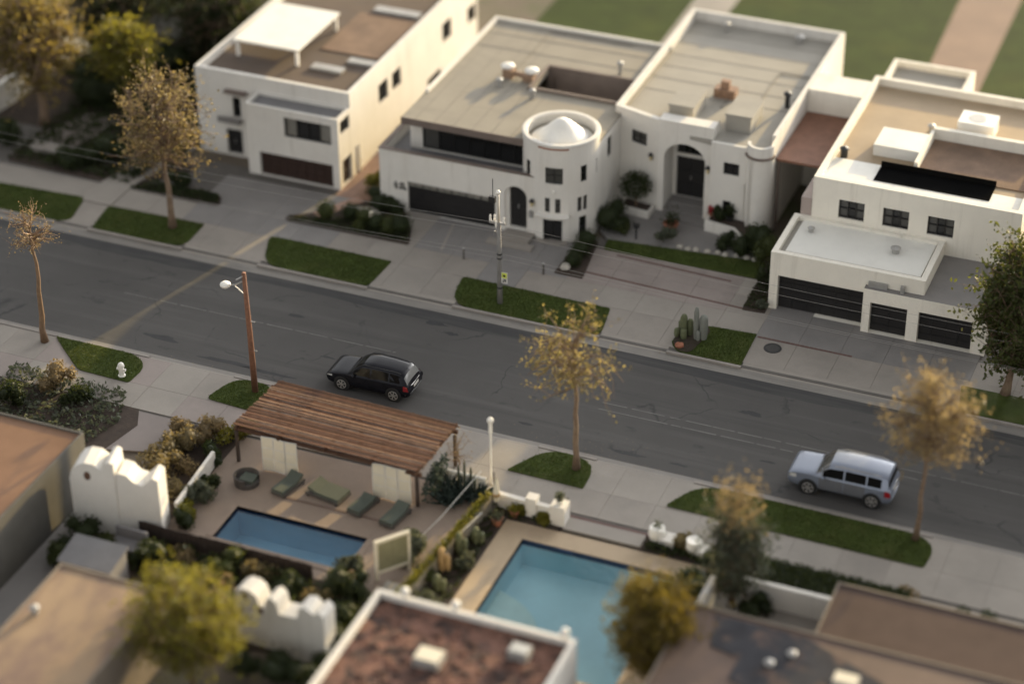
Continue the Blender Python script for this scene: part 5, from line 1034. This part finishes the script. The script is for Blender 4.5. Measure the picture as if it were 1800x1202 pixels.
for k, (x, y, r, lm, lab) in enumerate(((-13.2,13.4,.7,lyel,'yellow green shrub lit by the sun in the passage'),(-14.2,14.2,.6,lyel,'gold lit shrub by the white house wall in the passage'),(-13.6,15.8,.8,lmid,'dark shrub deeper in the sunny passage'),(-13.0,12.2,.8,lgreen,'spreading dark shrub at the corner of the garage wall'),(-12.2,11.9,.6,lgreen,'low dark shrub in front of the house characters'),(-13.4,18.4,.8,lyel,'far yellow shrub along the lit white wall'),(-13.6,24.5,.9,lyel,'yellow green bush beside the lower windows'),(-13.6,28,.9,lmid,'green bush at the far end of the lit white wall'))):
    shrub('shrub', lab, (x,y,.15+r*.7), (r*1.1,r*1.1), r*.85, lm, 50+k, 700, .12)
for k, (x, y, s_) in enumerate(((-15.1,10.3,.4),(-14.4,11.0,.35),(-13.5,10.9,.5),(-13.0,11.2,.45))):
    pass
t = thing('stone_planter', 'pale stone slab beside the brick path in the front bed', 'stone', (-13.4,11.0,.17)); obj('slab', MB().prism([(-14.3,11.2),(-13.0,11.6),(-12.4,10.9),(-13.5,10.5)], .1, .42), stonem, t)
t = thing('brick_path', 'sunlit brick path edge leading into the passage', 'path', (-15.2,11.0,.17))
for i in range(9): obj('brick', MB().fbox(((-16.0,9.9),(.53,.85),(.85,-.53)), i*.34, i*.34+.32, -.35, .35, .1, .2), mat('path_brick', (.32,.20,.15), var=.2, scale=3), t)
t = thing('garden_lamp', 'small pale lamp box among the ball shrubs of the front bed', 'lamp', (-12.5,9.9,.17)); obj('stem', MB().tube([(-12.5,9.9,.15),(-12.5,9.9,.75)], .035, 6), blackm, t); obj('lamp_box', MB().box(-12.6,9.8,.75,-12.4,10.0,1.1), canvas, t)
rgb = np.random.default_rng(91)
def groundcover(label, poly, n, z, hh, material, seed, leaf=.12):
    rg = np.random.default_rng(seed); P = np.array(poly); lo, hi = P.min(0), P.max(0); q = lo+rg.uniform(size=(n*3,2))*(hi-lo); ins = np.zeros(len(q), bool); j = len(P)-1
    for i in range(len(P)):
        a, b = P[i], P[j]; ins ^= ((a[1] > q[:,1]) != (b[1] > q[:,1])) & (q[:,0] < (b[0]-a[0])*(q[:,1]-a[1])/(b[1]-a[1]+1e-12)+a[0]); j = i
    q = q[ins][:n]; h_ = .3+.7*np.abs(np.sin(q[:,0]*2.1+seed)*np.cos(q[:,1]*2.7+seed)); mb_ = foliage_obj('ground_cover', np.c_[q, z+rg.uniform(0,1,len(q))*hh*h_], leaf, material, None, rg)
    return tag(mb_, label, 'plants', kind='stuff')
groundcover('low dark ground cover in the front bed', [(-17.3,9.2),(-13,10.4),(-10.3,10.2),(-9.9,8.95),(-17.2,8.85)], 2600, .16, .28, lgreen, 1)
for k, (x, y, r, lm, lab) in enumerate(((-34.5,17.5,1.3,lgreen,'dark bush behind the corner terrace'),(-30.0,17.0,1.2,lgreen,'dark bush beside the round yellow tree'),(-28.2,19.5,1.3,lgreen,'dark bush by the white house left wall'),(-31.5,21.5,1.6,lgreen,'wide dark bush under the top edge trees'),(-35.5,19.5,1.5,lgreen,'dark bush beside the sunlit garden wall'),(-27.8,15.8,1.0,lgreen,'bush squeezed against the white house side'),(-30.3,11.6,.9,lgreen,'dark bush left of the loose golden tree'),(-31.5,9.9,.7,lgreen,'low dark bush next to the corner step'),(-37.2,11.0,.9,lgreen,'dark bush at the lower end of the garden wall'),(-28.3,28,1.8,lgreen,'large dark bush near the roof canopy'))):
    shrub('shrub', lab, (x,y,.1+r*.75), (r*1.15,r), r*.95, lm, 300+k, 1000, .2, lumps=.35)
groundcover('dark undergrowth behind the corner garden', [(-42,20),(-26.6,20),(-26.6,34),(-42,34)], 9000, .05, .8, lgreen, 12, .34)
groundcover('dark undergrowth in the left corner garden', [(-36,9.4),(-27.8,9.2),(-26.6,14),(-36,20)], 5000, .1, .7, lgreen, 2, .25)
groundcover('dark edging plants beside the dark red garage driveway', [(-27.4,8.8),(-21.8,8.95),(-22.2,9.9),(-26,9.8)], 1500, .16, .5, lgreen, 3, .16)
groundcover('creeping plants in the bed beside the pale house', [(9.4,9.3),(10.5,9.4),(10.4,13.2),(9.4,13.2)], 900, .15, .35, lgreen, 4, .13)
groundcover('dry succulents in the bed below the narrow pool deck', [(-10,-20),(2.5,-20),(2.5,-23.5),(-5,-24.3),(-10,-22)], 3500, .1, .8, lgreen, 5, .24)
groundcover('grey succulents in the near left garden', [(-23.5,-9.5),(-17,-9.6),(-16,-12),(-17,-16.5),(-23,-16.5)], 2500, .1, .5, lgrey, 6, .25)
groundcover('small plants in the dark bed by the turquoise pool', [(3.4,-11.3),(7.2,-11.9),(7.2,-12.2),(4.6,-12.3),(4.6,-22),(3.0,-22)], 1500, .1, .3, lgreen, 7, .16)
groundcover('dark plants in the bed along the urns', [(11.5,-11.1),(17.3,-11.1),(17.3,-13.4),(14.8,-13.4),(14.8,-12.2),(11.4,-12.2)], 2500, .12, .45, lgreen, 8, .2)
# courtyard plants
t = thing('lollipop_tree', 'dark lollipop tree in the white planter left of the arched entrance', 'tree', (.75,16.75,.65)); obj('trunk', MB().tube([(.75,16.75,.6),(.75,16.75,1.3)], .05, 6), bark, t)
rg = np.random.default_rng(61); d_ = rg.normal(size=(2200,3)); d_ /= np.linalg.norm(d_,axis=1)[:,None]; foliage_obj('crown', np.array([.7,16.7,2.0])+d_*rg.uniform(.5,1.05,(2200,1))*np.array([.95,.85,.8]), .12, lgreen, t, rg)
for k, (x, y, r, rz_, lm, lab) in enumerate(((-.05,15.0,1.15,1.0,lgreen,'big dark bush between the tower and the courtyard'),(.9,14.2,.5,.45,lmid,'small bush at the foot of the big dark bush'),(3.4,14.1,.55,.6,lgrey,'grey bush in front of the courtyard pot'),(6.9,14.8,.6,.6,lgreen,'rounded dark bush left of the tall dark bushes'),(8.1,14.6,.95,1.25,lgreen,'tall dark bush at the right corner of the courtyard'),(9.2,14.2,.8,.9,lmid,'green bush close to the pale house wall'),(5.6,16.7,.35,.5,lgreen,'small bush on the planter wall'),(10.0,12.2,.5,.6,lgreen,'low bush against the garage block side'),(10.3,9.5,.28,.3,lgrey,'small grey bush at the garage corner'))):
    shrub('shrub', lab, (x,y,.2+rz_*.8 if k != 6 else 1.2), (r,r), rz_, lm, 70+k, 1300 if r > .6 else 600, .11, lumps=.3)
for k in range(9): tag(obj('rock', MB().ball((4.2+k*.55+rl.uniform(-.1,.1),13.95+rl.uniform(-.08,.08)+k*.04,.24), .16+.05*rl.random(), 8, 5, .15, rl, .12), stonem), 'pale rock in the border edging the courtyard', 'rock', 'rocks edging the courtyard')
t = thing('garden_light', 'small dark post light on the courtyard edge beside the big bush', 'lamp', (1.75,14.0,.2)); obj('post', MB().tube([(1.75,14,.15),(1.75,14,.9)], .06, 6), blackm, t); obj('lamp_head', MB().box(1.6,13.9,.9,1.9,14.1,1.15), blackm, t)
# cacti on the verge
def cactus(label, x, y, cols, seed, grp=None, m=cactm):
    t = thing('cactus', label, 'cactus', (x,y,.17), grp)
    for dx, dy, h_, r in cols: obj('stem', MB().lathe([(r*.8,0),(r,h_*.3),(r*.97,h_*.85),(r*.6,h_*.97),(0,h_)], (x+dx,y+dy,.15), 9), m, t, smooth=True)
    return t
cactus('dark green column cactus clump at the round end of the small lawn', 7.35,5.6,[(0,0,1.3,.2),(.3,.15,1.0,.17),(-.2,.2,.8,.16),(.1,-.3,.6,.18),(-.3,-.2,.5,.15)],1)
cactus('tall grey cactus beside the dark cactus clump on the small lawn', 8.05,5.5,[(0,0,1.95,.14),(.35,.15,1.45,.24),(.15,-.1,.6,.12)],2,m=mat('grey_cactus', (.17,.175,.15), var=.2))
tag(obj('rock', MB().ball((7.5,4.45,.27), .22, 8, 5, .2, rl, .16), terracotta), 'reddish rock at the tip of the cactus bed', 'rock')
# agaves and cacti by the pergola
for k, (x, y, n, L, lab) in enumerate(((1.4,-11.5,46,1.2,'grey agave clump next to the pergola post'),(2.1,-11.6,50,1.3,'big grey agave in the middle of the clump'),(2.75,-11.4,40,1.1,'grey agave clump beside the globe post'),(1.75,-12.2,36,.9,'low agave at the deck edge'))): spiky('agave', lab, (x,y,.1), n, L, agavem, 80+k, .055, up=.7, base_r=.4)
for i in range(10): pass
cactus('pale upright cactus stems rising from the agave clump', 2.2,-11.3,[(0,0,1.9,.06),(-.35,.1,1.5,.06),(.3,.05,1.6,.06),(.55,-.1,1.3,.06)],3,m=lgrey)
tree('small_tree', 'bare twiggy shrub between the pergola corner and the pavement', (1.25,-9.9,.1), 2.4, .5, (0,0,1.5,.75,.75,1.0), nl=30, ntw=5, nleaf=1, leaf=.08, lm=ltan, r0=.045, seed=90, twig=.3)
shrub('fern', 'feathery dark plant climbing the right end of the pergola', (.95,-12.0,1.1), (.35,.9), 1.0, agavem, 91, 900, .16, 'plant', lumps=.4, core=False)
# cacti rows
for k, (x, y, h_, m_, lab) in enumerate(((3.75,-15.6,1.2,cactm,'pot grown brown cactus halfway along the creeper wall'),(4.15,-14.6,.9,cactm,'green cactus beside the sandy deck edge'),(3.5,-17.0,1.3,bronze,'rust coloured cactus near the gravel roof'),(3.9,-18.4,.9,cactm,'short cactus in the dark bed close to the gravel roof'))):
    cactus(lab, x, y, [(0,0,h_,.17),(.25,.1,h_*.7,.14),(-.2,.15,h_*.55,.13)], k, m=m_)
for k, (x, y, r, lm, lab) in enumerate(((-10.9,-12.0,.75,ltan,'dry tan bush above the rosy driveway nearest the pergola'),(-11.7,-13.4,.8,lbrown,'brown gold bush along the low white wall'),(-11.6,-15.4,.75,lbrown,'brown bush nearest the white stucco blocks'),(-12.3,-12.0,.6,ltan,'dry bush at the driveway edge'),(-9.8,-10.9,.6,lyel,'pale yellow bush behind the left end of the pergola'),(-9.2,-16.4,.6,lgrey,'grey green bush beside the rosy deck'),(-9.3,-15.2,.55,lgreen,'dark bush at the deck edge under the pergola end'),(-9.1,-17.4,.5,lyel,'yellow cactus like bush by the stucco blocks'),(-12.7,-21.7,.9,lgreen,'dark bush between the alley and the garden seat'),(-11.9,-22.6,.8,lgreen,'dark shrub beside the grey shed'),(-.3,-18.3,.5,lgrey,'grey green bush left of the glass screen'),(2.0,-16.9,.6,lgrey,'pale green cactus bush right of the glass screen'),(1.7,-16.0,.5,lgrey,'small grey bush on the rosy deck near the last lounger'),(.3,-20.3,.8,lgreen,'dark bush under the glass screen'),(-.6,-23.6,.7,ltan,'dry bush above the battlement wall'),(-3.0,-23.0,.8,lgreen,'dark bush left of the battlement wall'),(1.3,-23.8,.9,lgreen,'dark bush between the battlement wall and the gravel roof'),(2.4,-27,1.1,lgreen,'dark bush under the gravel roof edge'),(5.2,-11.75,.35,lyel,'yellow flowering plant over the low white wall'),(6.4,-11.8,.35,lyel,'trailing yellow plant beside the wall pier'),(13.0,-11.4,.5,lbrown,'brown grass clump between the two urns'),(15.2,-12.4,.7,lgreen,'dark shrub at the foot of the conical tree'),(24.4,-13.0,.7,lbrown,'brown hedge bush at the corner of the pale driveway'),(26.8,-12.6,.8,lgreen,'dark hedge bush at the right edge'),(28.2,-12.9,.8,lgreen,'outermost hedge bush at the right edge'),(-18.5,-11.2,.6,lgreen,'dark green shrub in the near left garden'),(-21.5,-12.6,.7,lgreen,'dark green shrub above the plain tan roof'),(-20.2,-10.6,.7,ltan,'sandy shrub behind the grey succulents'),(-27.9,11.2,.9,lgreen,'dark shrub at the corner of the white house'),(-26.5,13.0,.7,lgreen,'shrub against the left corner of the white house'),(-24.8,10.2,.6,lgreen,'low shrub beside the loose golden tree'))):
    shrub('shrub', lab, (x,y,.1+r*.75), (r,r), r*.95, lm, 100+k, 800, .15, lumps=.35)
for k, (x, y, r, lm, lab) in enumerate(((-10.9,-14.4,.6,ltan,'sandy bush between two brown bushes by the low white wall'),(-10.6,-16.6,.7,lbrown,'brown gold bush just behind the stucco blocks'),(-12.4,-14.6,.7,lbrown,'dry gold bush on the driveway side of the bed'),(-10.3,-11.6,.55,lyel,'yellow bush at the pergola back corner'),(-12.6,-16.8,.6,lgreen,'dark bush behind the rounded stucco top'),(-10.3,-13.0,.5,lgreen,'dark green bush under the left pergola edge'),(-9.0,-18.4,.5,lgreen,'dark bush at the near corner of the rosy deck'),(-11.4,-21.6,.6,lmid,'green bush by the grey bench'),(-13.0,-22.8,.6,lmid,'green bush along the alley edge'),(-9.2,-21.4,.7,lgreen,'dark shrub right of the grey bench'),(-7.6,-20.6,.6,ltan,'dry shrub below the brown fence'),(-5.6,-20.8,.7,lmid,'green shrub below the brown fence middle'),(-3.8,-20.5,.6,lbrown,'rusty shrub below the brown fence'),(-2.2,-20.9,.7,lgreen,'dark shrub near the fence end'),(-.6,-21.4,.6,lbrown,'gold shrub behind the battlement wall'),(.8,-21.8,.7,lgreen,'dark shrub behind the right end of the battlement wall'),(-6.8,-22.6,.8,lgreen,'dark shrub above the yellow green tree'),(-4.6,-22.4,.7,ltan,'sandy shrub above the yellow green tree'),(.4,-26.2,.9,lgreen,'dark bush in front of the battlement wall'),(-1.2,-26.6,.8,lgreen,'dark bush in the shade before the battlement wall'),(2.0,-25.4,.8,lgreen,'dark bush at the gravel roof corner'),(3.1,-18.0,.5,lmid,'green bush in the dark bed near the white globes'),(4.0,-19.6,.5,lgrey,'grey bush in the dark bed by the sandy deck'),(3.3,-13.9,.4,lbrown,'brown bush beside the grey pipe'),(4.4,-16.4,.4,lgrey,'grey bush at the sandy deck edge'),(16.9,-12.0,.6,lgreen,'dark bush joining the hedge and the conical tree'),(14.6,-13.9,.8,lgreen,'dark bush at the corner of the sandy deck'),(17.4,-14.6,.6,lgreen,'dark bush at the foot of the retaining wall'),(23.2,-11.6,.5,ltan,'dry plant at the hedge end'))):
    shrub('shrub', lab, (x,y,.1+r*.7), (r*1.1,r), r*.95, lm, 500+k, 700, .14, lumps=.45, core=lm in (lgreen, lmid))
# long hedge
rg = np.random.default_rng(200); n = 9000; q = np.c_[rg.uniform(16.9,23.6,n), rg.uniform(-13.3,-11.7,n), np.zeros(n)]; q[:,2] = np.where(rg.uniform(size=n) < .5, rg.uniform(.15,1.0,n), rg.uniform(.9,1.1,n)); q[:,1] += np.where(rg.uniform(size=n) < .5, 0, np.sign(rg.normal(size=n))*.05)
tag(foliage_obj('hedge', q, .13, lgreen, None, rg, MB().box(17.0,-13.2,.1,23.5,-11.8,.95)), 'long dark clipped hedge between the pavement and the retaining wall', 'hedge')
# left corner garden
tag(obj('garden_wall', MB().prism([(-40.5,9.2),(-40.2,9.2),(-39.0,24),(-39.3,24)], 0, 1.8), stucco), 'white garden wall catching the sun at the left edge', 'wall')
t = thing('garden_shed', 'small pale shed among the dark trees at the top left', 'shed', (-33.2,24.6,0)); obj('wall', MB().box(-34.4,23.8,0,-32.4,26,2.3), terracem, t); obj('roof', MB().add([(-34.6,23.6,2.3),(-32.2,23.6,2.3),(-32.2,26.2,2.3),(-34.6,26.2,2.3),(-34.6,24.9,3.0),(-32.2,24.9,3.0)], [(0,1,5,4),(2,3,4,5),(1,2,5),(3,0,4)]), roofcool, t)
t = thing('terrace_slab', 'rosy paved terrace with a pale step in the left corner garden', 'terrace', (-34,13.5,.1)); obj('paving', MB().prism([(-36.2,11.5),(-33.0,11.8),(-32.0,16),(-34.5,16)], .08, .22), walkpink, t); obj('step', MB().box(-35.2,10.6,.08,-32.8,11.4,.5), walk, t)

# leaf litter in the gutters and on the pavement edge
rg = np.random.default_rng(400); n = 1500; side = rg.uniform(size=n) < .5
q = np.c_[rg.uniform(-34,26,n), np.where(side, 3.62+rg.normal(size=n)*.12, -6.12+rg.normal(size=n)*.12), np.full(n,.05)]
extra_ = np.c_[rg.normal(6.4,2.2,500), rg.normal(-7.4,1.3,500), np.full(500,.19)]; q = np.r_[q, extra_]
v, f = leafquads(q, .055, rg); v[:,2] = v[:,2]*.15+np.repeat(q[:,2],4)*.85+.012; mb = MB(); mb.v = v.tolist(); mb.f = f
tag(obj('leaf_litter', mb, ltan), 'dry leaf litter scattered along both gutters', 'leaves', kind='stuff')
